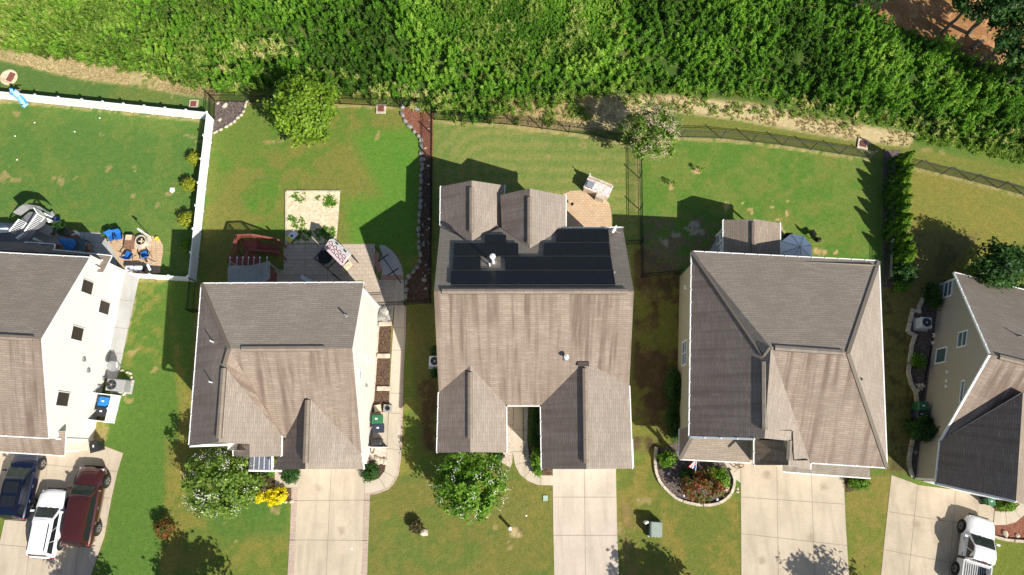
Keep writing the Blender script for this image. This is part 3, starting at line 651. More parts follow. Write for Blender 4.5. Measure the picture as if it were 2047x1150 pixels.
sheet('mulch_bed', [(1056, 800), (1086, 800), (1105, 936), (1105, 950), (1080, 949), (1064, 940), (1056, 915)], Z1-.004, mulchB)
sheet('mulch_bed', [(1312, 900), (1310, 928), (1318, 960), (1339, 984), (1362, 999), (1396, 1007), (1428, 1006), (1448, 996), (1461, 981), (1466, 959), (1449, 926), (1445, 880), (1365, 880)], Z1, mulchD)
sheet('mulch_bed', [(1890, 560), (1851, 585), (1837, 624), (1825, 624), (1820, 663), (1828, 671), (1822, 690), (1818, 740), (1822, 768), (1832, 784), (1834, 800), (1826, 878), (1818, 915), (1823, 950), (1850, 960), (1885, 560)], Z1, mulchD)
sheet('mulch_bed', [(1986, 1050), (2010, 1050), (2030, 1044), (2047, 1030), (2064, 1010), (2110, 1040), (2110, 1082), (2047, 1080), (2010, 1078), (1983, 1070)], Z1, mulchR)
sheet('mulch_bed', [(1988, 1000), (2037, 1000), (2026, 1019), (2010, 1023), (1988, 1021)], Z1, mulchR)
sheet('mulch_bed', [(1766, 300), (1800, 300), (1800, 575), (1764, 575)], Z1, mulchD)
sheet('mulch_bed', [(1690, 935), (1740, 935), (1736, 975), (1690, 985)], Z1, mulchB)
# street beyond the lower edge of the picture
def strip(name, y0, y1, z, m, zb=-.05):
    mb = MB(); mb.box((0, (y0+y1)/2, (z+zb)/2), (400, abs(y1-y0), z-zb), m); tag(mb.build(name), kind='structure')
asph = speck('asphalt', [(.3, (.035, .035, .036)), (.7, (.065, .063, .06))], 20)
strip('sidewalk', -14.2, -15.6, .03, concW); strip('kerb', -17.2, -17.4, .13, concG); strip('street', -17.4, -25, .012, asph); strip('kerb', -25, -25.2, .13, concG)

# ------------------------------------------------------------------ the rough field
def inpoly(px_, py_, poly):
    ins = np.zeros(px_.shape, bool)
    for i in range(len(poly)):
        a, b2 = poly[i], poly[(i+1) % len(poly)]
        c_ = ((a[1] > py_) != (b2[1] > py_)); xi = (b2[0]-a[0])*(py_-a[1])/((b2[1]-a[1]) or 1e-9)+a[0]; ins ^= c_ & (px_ < xi)
    return ins
def wpoly(px): return [tuple(W(a, b).xy) for a, b in px]
def plants(name, label, n, poly, hmin, hmax, per, mat, lsize, lean=.35, spread=.33, exclude=(), dens_seed=3, thr=.36, aspect=2.2, tintseed=77, tint=1., band=None, dark=0):
    P = wpoly(poly); xs = [p[0] for p in P]; ys = [p[1] for p in P]
    x = rng.uniform(max(-52, min(xs)), min(52, max(xs)), n); y = rng.uniform(min(ys), min(44, max(ys)), n)
    k = inpoly(x, y, P)
    for e in exclude: k &= ~inpoly(x, y, wpoly(e))
    d = fbm(x, y, .55, dens_seed, 3); k &= d > thr
    x, y, d = x[k], y[k], d[k]; n = len(x)
    big = fbm(x, y, .16, tintseed, 2); h = hmin+(hmax-hmin)*np.clip((d-thr)*2.4+rng.normal(0, .18, n), 0, 1)
    la = rng.uniform(0, 2*math.pi, n); lx = np.cos(la)*lean*.6; ly = np.sin(la)*lean*.6
    idx = np.repeat(np.arange(n), per); m = len(idx); t = rng.uniform(.12, 1, m)**.8
    a = rng.uniform(0, 2*math.pi, m); r = spread*(1.08-t)*np.sqrt(rng.uniform(.1, 1, m))*(.5+.5*h[idx])
    px = x[idx]+lx[idx]*h[idx]*t+np.cos(a)*r; py = y[idx]+ly[idx]*h[idx]*t+np.sin(a)*r; pz = h[idx]*t+rng.normal(0, .03, m)
    ax = np.stack([np.cos(a)*(1.05-t)*1.3+lx[idx], np.sin(a)*(1.05-t)*1.3+ly[idx], .45+t], 1)+rng.normal(size=(m, 3))*.25
    ptint = rng.normal(0, .13, n)
    rn = .42-dark+(big[idx]-.5)*1.3*tint+ptint[idx]+rng.normal(0, .12, m)+(t-.5)*.22
    o = leaf_object(name, np.stack([px, py, np.maximum(pz, .04)], 1), lsize*(.7+.5*(1-t)), rn, LM[mat], aspect=aspect, axis=ax)
    tag(o, label, kind='stuff'); return o
FI = [(-200, -120), (-200, 70), (0, 96), (120, 114), (250, 136), (400, 165), (432, 183), (520, 176), (690, 190), (800, 208), (872, 226), (905, 240), (975, 246), (1010, 222), (1100, 205), (1240, 184), (1350, 184), (1500, 193), (1600, 211), (1750, 242), (1830, 254), (1900, 278), (2047, 312), (2200, 350), (2200, -120)]
LOW = [(800, 20), (1220, -20), (1230, 90), (1100, 130), (850, 60)]
plants('weed_field', 'dense rough field of tall green weeds behind the back fences', 13000, FI, .2, .75, 34, 'weed', .11, spread=.34, exclude=(PINE, [(975, 205), (1190, 190), (1200, 250), (985, 250)], LOW), thr=.27, aspect=2.8, dark=.16)
plants('weed_field', 'taller leafy plumes of green weeds standing out of the rough field', 9500, FI, .5, 1.55, 84, 'weed', .095, spread=.31, exclude=(PINE, [(975, 205), (1190, 190), (1200, 250), (985, 250)], LOW), thr=.36, aspect=2.8, dens_seed=41, dark=-.06)
plants('low_weeds', 'lower trampled patch of bright weeds in the middle of the field', 5200, LOW, .15, .55, 30, 'weed', .11, thr=.1, tintseed=5)
EDGE = [(-200, 45), (0, 70), (250, 105), (430, 135), (700, 150), (870, 190), (1000, 205), (1240, 165), (1500, 180), (1750, 222), (2047, 270), (2200, 300), (2200, 360), (2047, 318), (1900, 286), (1830, 259), (1600, 216), (1500, 198), (1240, 190), (1010, 232), (905, 238), (800, 212), (520, 182), (432, 190), (250, 140), (0, 102), (-200, 76)]
plants('tall_grass', 'band of yellowing tall grass along the front of the weed field', 6500, EDGE, .25, .9, 34, 'weed2', .13, spread=.22, thr=.3, aspect=5, tintseed=31)
LEFT = [(-200, -120), (-200, 60), (0, 75), (400, 130), (600, 120), (520, 40), (300, -120)]
plants('tall_grass', 'paler feathery tall grass mixed into the left of the weed field', 2600, LEFT, .5, 1.3, 40, 'weed2', .12, spread=.25, thr=.4, aspect=5, tintseed=8)
plants('tall_grass', 'paler tufts of tall grass in the middle of the weed field', 1500, [(850, -50), (1230, -50), (1260, 150), (950, 170)], .4, 1.1, 34, 'weed2', .12, spread=.2, thr=.45, aspect=5, tintseed=18)
plants('straw_grass', 'cut dry straw strip left of the back fence', 15000, band, .01, .06, 6, 'straw', .055, spread=.16, thr=.34, aspect=6)
plants('straw_grass', 'cut dry straw strip along the right part of the field', 4000, band2, .01, .025, 6, 'straw', .055, spread=.16, thr=.34, aspect=6)

# ================================================================== HOUSES
def roof_mesh(name, faces, parent, th=.16, edge=white):
    """faces: list of (list of 3D points, material). Shingle-mapped tops, boxed white edges"""
    mb = MB(); key = lambda p: (round(p.x, 2), round(p.y, 2), round(p.z, 2)); cnt = {}
    for pts, m in faces:
        pts = [Vector(p) for p in pts]
        n = Vector((0, 0, 0))
        for i in range(len(pts)): n += (pts[i]-pts[0]).cross(pts[(i+1) % len(pts)]-pts[0])
        n.normalize()
        if n.z < 0: n = -n; pts = pts[::-1]
        u = Vector((0, 0, 1)).cross(n); u = u.normalized() if u.length > .01 else Vector((1, 0, 0)); v = n.cross(u)
        mb.poly(pts, m, [(p.dot(u), p.dot(v)) for p in pts])
        for i in range(len(pts)):
            a, c = key(pts[i]), key(pts[(i+1) % len(pts)]); cnt.setdefault(frozenset((a, c)), []).append((pts[i], pts[(i+1) % len(pts)]))
        mb.poly([p-Vector((0, 0, th)) for p in pts[::-1]], edge)
    dz = Vector((0, 0, th))
    for k, l in cnt.items():
        if len(l) == 1:
            a, c = l[0]; mb.poly([a-dz, c-dz, c, a], edge)
    return mb.build(name, parent)
def roofz(faces, x, y):
    best = None; bd = 1e9
    for pts, m in faces:
        n = Vector((0, 0, 0))
        for i in range(len(pts)): n += (pts[i]-pts[0]).cross(pts[(i+1) % len(pts)]-pts[0])
        n.normalize()
        if abs(n.z) < .05: continue
        z = pts[0].z-(n.x*(x-pts[0].x)+n.y*(y-pts[0].y))/n.z
        ins = False; d = 1e9
        for i in range(len(pts)):
            a, b = pts[i], pts[(i+1) % len(pts)]
            if (a.y > y) != (b.y > y) and x < (b.x-a.x)*(y-a.y)/(b.y-a.y)+a.x: ins = not ins
            e = (b-a).xy; t = max(0, min(1, (Vector((x, y))-a.xy).dot(e)/(e.length_squared+1e-9))); d = min(d, (Vector((x, y))-a.xy-e*t).length)
        if ins: d = 0
        if d < bd-1e-6 or (d == 0 and bd == 0 and z > best): best, bd = z, d
    return best
def walls(mb, foot, faces, m, drop=.17, z0=-.1):
    for i in range(len(foot)):
        a = Vector(foot[i]).to_2d().to_3d(); b = Vector(foot[(i+1) % len(foot)]).to_2d().to_3d(); n = max(1, int((b-a).length/.25))
        pr = None
        for k in range(n+1):
            p = a.lerp(b, k/n); z = roofz(faces, p.x, p.y)-drop
            if pr: mb.poly([(pr[0].x, pr[0].y, z0), (p.x, p.y, z0), (p.x, p.y, z), (pr[0].x, pr[0].y, pr[1])], m)
            pr = (p, z)
def rect_foot(x0, y0, x1, y1): return [(x0, y0), (x1, y0), (x1, y1), (x0, y1)]
def gutter(parent, lines, name='gutter'):
    for ln in lines:
        mb = MB()
        for a, b in zip(ln[:-1], ln[1:]):
            d = Vector((0, 0, -.06)); mb.bar(Vector(a)+d, Vector(b)+d, .13, .12, white)
            n = max(2, int((Vector(b)-Vector(a)).length/.9))
            for k in range(n+1): mb.box(Vector(a).lerp(Vector(b), k/n)+Vector((0, 0, .02)), (.07, .07, .05), white)
        mb.build(name, parent)
def ridge_vent(parent, a, b, m=None):
    mb = MB(); d = Vector((0, 0, .05)); a = Vector(a); b = Vector(b); x = (b-a).normalized(); y = Vector((-x.y, x.x, 0)).normalized()
    w = .17; up = Vector((0, 0, .11)); lo = Vector((0, 0, -.06))
    for s in (1, -1):
        mb.poly([a+up, b+up, b+y*w*s+d*.8, a+y*w*s+d*.8], m or shA, [(0, 0), ((b-a).length, 0), ((b-a).length, .17), (0, .17)])
        mb.poly([a+y*w*s+d*.8, b+y*w*s+d*.8, b+y*w*s+lo, a+y*w*s+lo], black)
    for e in (a, b): mb.poly([e+up, e+y*w+lo, e-y*w+lo], m or shA)
    mb.build('ridge_vent', parent, fix=False)
def hipcap(parent, lines, m=None):
    for ln in lines:
        mb = MB(); 
        for a, b in zip(ln[:-1], ln[1:]): mb.bar(Vector(a)+Vector((0, 0, .02)), Vector(b)+Vector((0, 0, .02)), .24, .04, m or shA)
        mb.build('hip_cap', parent)
def vent_pipe(parent, p, h=.45, r=.05, m=None, name='vent_pipe', cap=False):
    mb = MB(); p = Vector(p); mb.tube(p-Vector((0, 0, .2)), p+Vector((0, 0, h)), r, m or white, 10)
    mb.ring(p, [(r*2.6, -.03), (r*1.3, .10), (r, .12)], plain_lead, 10)
    if cap: mb.tube(p+Vector((0, 0, h)), p+Vector((0, 0, h+.14)), r*1.9, m or white, 12); mb.ring(p, [(r*1.9, h+.14), (0.001, h+.24)], m or white, 12)
    mb.build(name, parent)
plain_lead = plain('lead_flashing', (.2, .2, .2), .6)
def window(parent, quad, frame=white, pane=glass, split=None, fw=.09, n=None, proud=.03, pm=None):
    """quad: 4 corners on the wall (in order). frame part with a pane sub-part"""
    q = [Vector(p) for p in quad]; nn = (q[1]-q[0]).cross(q[3]-q[0]).normalized()
    if n is not None and nn.dot(n) < 0: nn = -nn
    c = sum(q, Vector())/4; mb = MB(); off = nn*proud
    for i in range(4):
        a, b = q[i]+off, q[(i+1) % 4]+off; e = (b-a).normalized()*fw/2
        mb.bar(a-e, b+e, fw, .07, frame)
    if split in ('v', 'x'): mb.bar((q[0]+q[1])/2+off, (q[3]+q[2])/2+off, fw*.6, .06, frame)
    if split in ('h', 'x'): mb.bar((q[0]+q[3])/2+off, (q[1]+q[2])/2+off, fw*.6, .06, frame)
    w = mb.build('window', parent)
    pb = MB(); pb.poly([p+nn*.012 for p in q], pane); pb.build('pane', w_parent(w)); return w
def w_parent(w): return w
_build = MB.build
def build2(s, name, parent=None, **k):
    o = _build(s, name, None, **k)
    if parent:
        o.parent = parent
        if parent.type == 'MESH':          # parts are built in world coordinates
            top = parent.parent
            M = Matrix.Translation(top.location) @ top.rotation_euler.to_matrix().to_4x4() @ parent.matrix_parent_inverse if top else Matrix.Identity(4)
        else: M = Matrix.Translation(parent.location) @ parent.rotation_euler.to_matrix().to_4x4()
        o.matrix_parent_inverse = M.inverted()
    return o
MB.build = build2
def garage(parent, x0, x1, y, z=2.2, panels=4):
    mb = MB(); mb.box(((x0+x1)/2, y-.04, z/2), (x1-x0, .06, z), white)
    for k in range(1, panels): mb.box(((x0+x1)/2, y-.075, z*k/panels), (x1-x0, .012, .025), joint)
    mb.build('garage_door', parent)
def front_window(parent, x, y, z, w, h, nx=0, ny=-1):
    t = Vector((-ny, nx, 0)); c = Vector((x, y, z)); u = Vector((0, 0, 1))
    window(parent, [c-t*w/2-u*h/2, c+t*w/2-u*h/2, c+t*w/2+u*h/2, c-t*w/2+u*h/2], n=Vector((nx, ny, 0)), split='h')

# ---------------- house 1 (left edge) : broad cream gable wall
wA, wB = W(250, 543), W(186, 880); vp = vplane(wA, wB); rk = vplane(wA, wB, .25 if True else 0)
dn = (wA-wB).normalized(); out = Vector((dn.y, -dn.x, 0))      # east
rk = (rk[0], rk[0].dot(wA+out*.22))
NE, RE, SE = hit(179, 515, rk), hit(82, 678, rk), hit(97, 876, rk)
h1 = empty('gabled_house', wB+Vector((-6, 6, 0)), 'cream sided house with four dark windows in its tall gable wall', 'house', 'houses in the row')
wv = Vector((-1, -.06, 0)).normalized()
def wst(p, d): return p-out*d
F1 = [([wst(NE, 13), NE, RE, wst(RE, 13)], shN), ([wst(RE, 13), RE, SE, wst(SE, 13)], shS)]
roof_mesh('roof', F1, h1)
mb = MB(); f1 = [wA-dn*0, wB, wB-out*12.6, wA-out*12.6]
f1 = [Vector((p.x, p.y, 0)) for p in f1]; walls(mb, f1, F1, cream2); mb.build('wall', h1)
gutter(h1, [[wst(SE, 13), SE], [wst(NE, 13), NE]])
ridge_vent(h1, RE-out*.5, RE-out*12)
for cx_, cy_ in ((174, 574), (208, 615), (154, 667), (125, 798)):
    p = hit(cx_, cy_, vp); u = Vector((0, 0, .68)); t = dn*.47
    window(h1, [p-t-u, p+t-u, p+t+u, p-t+u], frame=cream2, pane=screen, n=out, fw=.05)
# corner and base trim, small wall fittings
for p_, z_ in ((wA, 3.2), (wB, 4.2)): mb = MB(); mb.box(p_+Vector((0, 0, z_/2))+out*.02, (.12, .12, z_), white); mb.build('corner_trim', h1)
for q in ((175, 741), (166, 719)):
    mb = MB(); p = hit(q[0], q[1], vp); mb.box(p+out*.05, (.16, .28, .22), plain_lead); mb.box(p+out*.07+Vector((0, 0, -.12)), (.1, .12, .1), black)
    mb.build('wall_vent', h1)
for q in ((196, 773), (190, 784), (205, 757)):
    mb = MB(); p = hit(q[0], q[1], vp); mb.box(p+out*.06, (.12, .22, .3), acG); mb.tube(p+out*.05, Vector((p.x, p.y, 0))+out*.05, .02, black, 6)
    mb.build('utility_box', h1)
# lower front roof over the garage
fa, fb = W(-160, 893, 3.1), W(129, 911, 3.1); ba, bb = W(-160, 855, 4.2), W(131, 862, 4.2)
F1b = [([ba, bb, fb, fa], shS)]
roof_mesh('porch_roof', F1b, h1, .14); gutter(h1, [[fa, fb]])
mb = MB(); p0, p1 = W(118, 893, 0), W(118, 872, 0)
gx0, gx1 = fa.x+1, fb.x-.3; mb2 = [(gx0, fb.y+.35), (gx1, fb.y+.35), (gx1, bb.y+.2), (gx0, bb.y+.2)]
walls(mb, mb2, F1b, cream, drop=.16); mb.build('porch_wall', h1)
garage(h1, gx1-5.6, gx1-.6, fb.y+.35)
# back porch roof in the shade
q = [W(-120, 478, 3.0), W(50, 485, 3.0), W(109, 489, 3.0), W(107, 500, 3.0), W(223, 512, 3.0), W(206, 545, 3.45), W(100, 535, 3.45), W(-120, 528, 3.45)]
roof_mesh('back_porch_roof', [([q[0], q[1], q[6], q[7]], shA), ([q[1], q[2], q[3], q[6]], shA), ([q[3], q[4], q[5], q[6]], shA)], h1, .14)
gutter(h1, [[q[3], q[4]], [q[1], q[2]]])
for xx, yy in ((215, 522), (112, 505)): mb = MB(); p = W(xx, yy, 0); mb.box((p.x, p.y-.4, 1.45), (.14, .14, 2.9), white); mb.build('porch_post', h1)
mb = MB(); p = W(199, 536, 3.5); mb.tube(p, p+Vector((0, 0, .4)), .07, white, 8); mb.bar(p+Vector((0, 0, .4)), p+Vector((-.25, .2, .45)), .1, .1, white); mb.build('downspout', h1)

# ---------------- house 2
A2, B2 = W(757, 614), W(738.6, 921); vp2 = vplane(A2, B2); d2 = (A2-B2).normalized(); o2 = Vector((d2.y, -d2.x, 0))
rk2 = (vp2[0], vp2[0].dot(A2+o2*.28))
NE, RE, SE = hit(727, 565, rk2), hit(704.5, 697, rk2), hit(723, 907, rk2)
h2 = empty('gabled_house', W(560, 700, 0), 'brown roofed house with small metal porch roof and red stained back deck', 'house', 'houses in the row')
NW = W(403, 567, NE.z+.15); RW = W(458, 698, RE.z); SW = W(378, 892, NE.z-.2)
pN = plane3(NE, RE, RW); pS = plane3(RE, RW, SE)
pW = plane3(NW, SW, RW)
T0 = hit(448, 732, pW); T1 = hit(437, 885, pW); T1 = W(437, 885, T0.z)
v1 = hit(563, 872, pS)                        # valley foot
E1 = W(562, 912, v1.z); pE = plane3(T0, T1, v1)
g0 = hit(499, 888, pE); g1 = hit(499, 914, pE); 
gr0 = hit(615.5, 793, pS); gr1 = W(610, 938, gr0.z); 
ge0 = SE; ge1 = W(727, 938, SE.z-.3)
gw1 = W(545, 939, SE.z-.2); gw0 = W(566, 885, SE.z-.2)
pGW = plane3(gr0, gr1, gw1)
gw0 = hit(570, 876, pGW); 
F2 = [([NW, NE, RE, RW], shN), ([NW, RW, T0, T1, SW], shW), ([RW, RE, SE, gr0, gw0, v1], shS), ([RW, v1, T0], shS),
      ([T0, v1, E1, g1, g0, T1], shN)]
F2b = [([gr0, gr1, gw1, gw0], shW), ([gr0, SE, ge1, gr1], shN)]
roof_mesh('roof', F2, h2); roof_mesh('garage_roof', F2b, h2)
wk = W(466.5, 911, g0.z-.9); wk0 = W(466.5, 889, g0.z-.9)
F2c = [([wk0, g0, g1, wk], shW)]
roof_mesh('bay_roof', F2c, h2)
mb = MB(); xw = SW.x+.35
ft = [(A2.x, A2.y), (B2.x, SE.y+.3), (T1.x+1.6, SE.y+.3), (T1.x+1.6, SW.y+.35), (SW.x+.4, SW.y+.35), (NW.x+.4, NW.y-.4), (A2.x-.1, NW.y-.4)]
ft = [(A2.x, A2.y), (B2.x, B2.y+.8), (gw1.x+.3, B2.y+.8), (gw1.x+.3, SW.y+.35), (SW.x+.4, SW.y+.35), (NW.x+.4, NW.y-.4), (A2.x-.02, NW.y-.4)]
walls(mb, ft, F2, cream2)
gy_ = ge1.y+.3
walls(mb, [(gw1.x+.32, gy_), (B2.x-.02, gy_), (B2.x-.02, B2.y+1.0), (gw1.x+.32, B2.y+1.0)], F2b, cream2)
walls(mb, [(wk.x+.3, E1.y+.35), (E1.x-.3, E1.y+.35), (E1.x-.3, SW.y+.6), (wk.x+.3, SW.y+.6)], F2, cream2, drop=.5)
mb.build('wall', h2)
gutter(h2, [[NW, NE], [SW, NW], [SW, wk0], [wk0, wk], [v1, E1], [SE, ge1]])
ridge_vent(h2, RW.lerp(RE, .1), RW.lerp(RE, .77)); ridge_vent(h2, T0.lerp(T1, .03), T0.lerp(T1, .95)); ridge_vent(h2, gr0.lerp(gr1, .05), gr0.lerp(gr1, .92))
hipcap(h2, [[NW, RW], [RW, T0]])
for a_, pl in (((427, 684), pW), ((425, 765), pW)): vent_pipe(h2, hit(*a_, pl), .5, .045)
vent_pipe(h2, hit(692, 632, pN), .45, .06, plain_lead)
for q_ in ((735, 719), (719.5, 748)):
    p = hit(q_[0], q_[1], vp2); u = Vector((0, 0, .28)); t = d2*.3; window(h2, [p-t-u, p+t-u, p+t+u, p-t+u], pane=plain_lead, n=o2, fw=.06)
mb = MB(); p = hit(731, 771, vp2); mb.box(p+o2*.06, (.12, .2, .16), plain_lead); mb.build('wall_vent', h2)
mb = MB(); mb.box(A2+Vector((.02, 0, 2.9)), (.12, .12, 5.8), white); mb.build('corner_trim', h2)
# metal porch roof with standing seams
zp = 2.9; m0, m1, m2, m3 = W(500, 905, zp+.35), W(545, 905, zp+.35), W(545, 941, zp), W(497, 941, zp)
mb = MB(); mb.poly([m3, m2, m1, m0], pM); dz = Vector((0, 0, .12)); mb.poly([m0-dz, m1-dz, m2-dz, m3-dz], white)
for a, b in ((m0, m1), (m1, m2), (m2, m3), (m3, m0)): mb.poly([a-dz, b-dz, b, a], white)
for k in range(1, 5): mb.bar(m3.lerp(m2, k/4.6-.02)+dz*.2, m0.lerp(m1, k/4.6-.02)+dz*.2, .03, .06, alum)
mb.build('metal_porch_roof', h2)
mb = MB(); mb.bar(m1+dz*.3, m2+dz*.3, .12, .1, white); mb.bar(m3, W(563, 942, zp), .12, .12, white); mb.build('porch_fascia', h2)
for xx in (502, 541): mb = MB(); p = W(xx, 936, 0); mb.box((m3.x+.25 if xx < 520 else m2.x-.2, m3.y+.25, 1.4), (.16, .16, 2.8), white); mb.build('porch_post', h2)
garage(h2, gw1.x+.7, B2.x-.4, gy_)

# ---------------- house 3 (centre, solar panels)
RW3, RE3 = W(867.5, 583, 8.3), W(1267, 583, 8.3)
NE3 = W(1245, 455, 4.35); pN3 = plane3(RW3, RE3, NE3); EN = W(1046, 811, 3.3); pS3 = plane3(RW3, RE3, EN)
h3 = empty('gabled_house', W(1060, 700, 0), 'brown roofed house with dark solar panels on its rear roof', 'house', 'houses in the row')
# front wings
la = hit(940, 731, pS3); lb = W(940, 904, la.z); zw = hit(877, 785, pS3).z
lw0, lw1 = hit(877, 785, pS3), W(873.5, 905, zw); le0 = hit(1012, 811, pS3); le1 = W(1013, 905, le0.z)
ra = hit(1169, 722, pS3); rb = W(1172, 938, ra.z); rw0 = hit(1081, 811, pS3); rw1 = W(1083, 938, rw0.z); re0 = hit(1258, 772, pS3); re1 = W(1264, 937, re0.z)
# back wings
def wing(ridge0, ridge1px, z, w0, w1, e0, e1): pass
na = hit(943, 483, pN3); nb = W(943, 361, na.z); zwn = na.z-1.55
nw1 = W(881, 373, zwn); nw0 = hit(880, 447, pN3); nw0 = W(880, 452, zwn); 
ne1 = W(1009, 371, zwn); 
ma = hit(1059, 497, pN3); mb_ = W(1059, 377, ma.z); zm = ma.z-1.45; me1 = W(1131, 391, zm); me0 = W(1131, 453, zm); mw1 = W(1000, 390, zm+.15)
nv = hit(1000, 440, plane3(na, nb, ne1)); 
nv_low = hit(978, 470, pN3)
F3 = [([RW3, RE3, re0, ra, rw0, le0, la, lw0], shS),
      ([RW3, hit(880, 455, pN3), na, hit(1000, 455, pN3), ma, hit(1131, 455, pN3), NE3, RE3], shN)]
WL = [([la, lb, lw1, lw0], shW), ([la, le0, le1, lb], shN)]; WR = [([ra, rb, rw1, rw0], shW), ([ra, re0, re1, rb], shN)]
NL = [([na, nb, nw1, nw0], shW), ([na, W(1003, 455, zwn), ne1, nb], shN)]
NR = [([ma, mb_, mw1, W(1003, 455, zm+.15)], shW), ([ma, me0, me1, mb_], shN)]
roof_mesh('roof', F3, h3); roof_mesh('wing_roof', WL, h3); roof_mesh('wing_roof', WR, h3); roof_mesh('wing_roof', NL, h3); roof_mesh('wing_roof', NR, h3)
mb = MB(); yN = NE3.y-.4
walls(mb, rect_foot(RW3.x+.3, EN.y+.35, RE3.x-.3, yN), F3, cream)
walls(mb, rect_foot(lw1.x+.38, lb.y+.3, le1.x-.35, EN.y+1.2), WL, cream); walls(mb, rect_foot(rw1.x+.35, rb.y+.3, re1.x-.38, EN.y+1.2), WR, cream)
walls(mb, rect_foot(nw1.x+.38, yN-1, ne1.x-.35, nb.y-.35), NL, cream); walls(mb, rect_foot(ne1.x-.2, yN-1, me1.x-.35, mb_.y-.35), NR, cream)
mb.build('wall', h3)
gutter(h3, [[lw0, lw1], [le0, le1], [rw0, rw1], [re0, re1], [le0, rw0], [nw0, nw1], [W(1003, 425, zwn), ne1], [me0, me1], [hit(1114, 456, pN3), NE3]])
ridge_vent(h3, RW3.lerp(RE3, .04), RW3.lerp(RE3, .97)); ridge_vent(h3, la.lerp(lb, .08), la.lerp(lb, .85)); ridge_vent(h3, ra.lerp(rb, .07), ra.lerp(rb, .95))
ridge_vent(h3, nb.lerp(na, .12), nb.lerp(na, .85)); ridge_vent(h3, mb_.lerp(ma, .15), mb_.lerp(ma, .92))
# chase on the east side
ch = MB(); c0, c1 = W(1270, 882, .0), W(1272, 932, 0); ch.box((re1.x-.05, (c0.y+c1.y)/2, 1.3), (.75, c0.y-c1.y, 2.6), cream); ch.box((re1.x-.05, (c0.y+c1.y)/2, 2.63), (.85, c0.y-c1.y+.1, .08), white); ch.build('side_chase', h3)
# solar panels: rows on the north plane (picture corners of each row)
def prow(xa, xb, y0, y1, n, xa2=None, xb2=None):
    xa2 = xa if xa2 is None else xa2; xb2 = xb if xb2 is None else xb2
    up = pN3[0]*.13
    for k in range(n):
        f0, f1 = k/n, (k+1)/n; g = .0
        Q = [hit(xa2+(xb2-xa2)*f0, y1, pN3), hit(xa2+(xb2-xa2)*f1, y1, pN3), hit(xa+(xb-xa)*f1, y0, pN3), hit(xa+(xb-xa)*f0, y0, pN3)]
        c = sum(Q, Vector())/4; Q = [c+(p-c)*.992+up for p in Q]; m = MB()
        u = (Q[1]-Q[0]).normalized(); v = (Q[3]-Q[0]).normalized()
        I = [c+up+(p-c-up)*.96+pN3[0]*.004 for p in Q]
        m.poly(I, solar, [((p-Q[0]).dot(u), (p-Q[0]).dot(v)) for p in I]); m.poly(Q, darkal); dn_ = pN3[0]*.05
        for i in range(4): m.poly([Q[i]-dn_, Q[(i+1) % 4]-dn_, Q[(i+1) % 4], Q[i]], darkal)
        m.build('solar_panel', h3)
prow(1113, 1216, 461, 487.5, 4, 1112, 1218); prow(1088, 1218, 488.5, 515, 5, 1086, 1221); prow(908, 1036, 489, 515, 5, 907, 1036.5)
prow(970, 1012, 472, 488, 1, 970, 1012)
prow(906.5, 961, 516, 543, 2, 906, 961); prow(1010, 1221, 516, 543, 8, 1010, 1225); prow(902.5, 1226, 544.5, 572, 12, 901, 1230)
for (a_, y1_, b_) in ((906, 515.6, 1036), (1085, 515.6, 1222), (904, 543.8, 1226), (1112, 488, 1218), (902, 573, 1231), (1115, 460.5, 1208)):
    mb = MB(); up = pN3[0]*.15; mb.bar(hit(a_, y1_, pN3)+up, hit(b_, y1_, pN3)+up, .016, .012, greyfen); mb.build('panel_rail', h3)
vent_pipe(h3, hit(986, 526, pN3), 1.5, .10, white, 'flue', True); vent_pipe(h3, hit(979, 532, pN3), .55, .05); vent_pipe(h3, hit(1227, 545, pN3), .3, .05, plain_lead)
vent_pipe(h3, hit(1131, 716, pS3), .5, .09, white, 'flue', True)
mb = MB(); p = hit(1166, 727, pS3); mb.box(p+Vector((0, -.05, .1)), (.75, .3, .16), plain('dark_brown_metal', (.06, .045, .035), .6)); mb.build('box_vent', h3)
# dish antenna on the back eave
dish = MB(); p = hit(1222, 462, pN3); q_ = p+Vector((.1, -.1, .75)); dish.tube(p, q_, .03, alum, 6); dish.bar(p+Vector((.9, .25, .1)), q_, .03, .03, alum); dish.bar(p+Vector((-.7, .3, .1)), q_, .03, .03, alum)
R_ = Vector((.75, -.5, .25)).to_track_quat('Z', 'Y').to_matrix(); i0 = len(dish.v); dish.ring((0, 0, 0), [(.001, -.06), (.16, -.04), (.26, .01), (.30, .04)], white, 16)
for k in range(i0, len(dish.v)): dish.v[k] = q_+R_ @ dish.v[k]
dish.tube(q_+R_ @ Vector((0, -.38, 0)), q_+R_ @ Vector((0, -.1, .5)), .02, alum, 6); dish.build('dish_antenna', h3)
garage(h3, rw1.x+.8, re1.x-.8, rb.y+.3); front_window(h3, la.x, lb.y+.28, 1.5, 1.6, 1.4); front_window(h3, nb.x, nb.y-.33, 1.6, 1.6, 1.4, 0, 1)

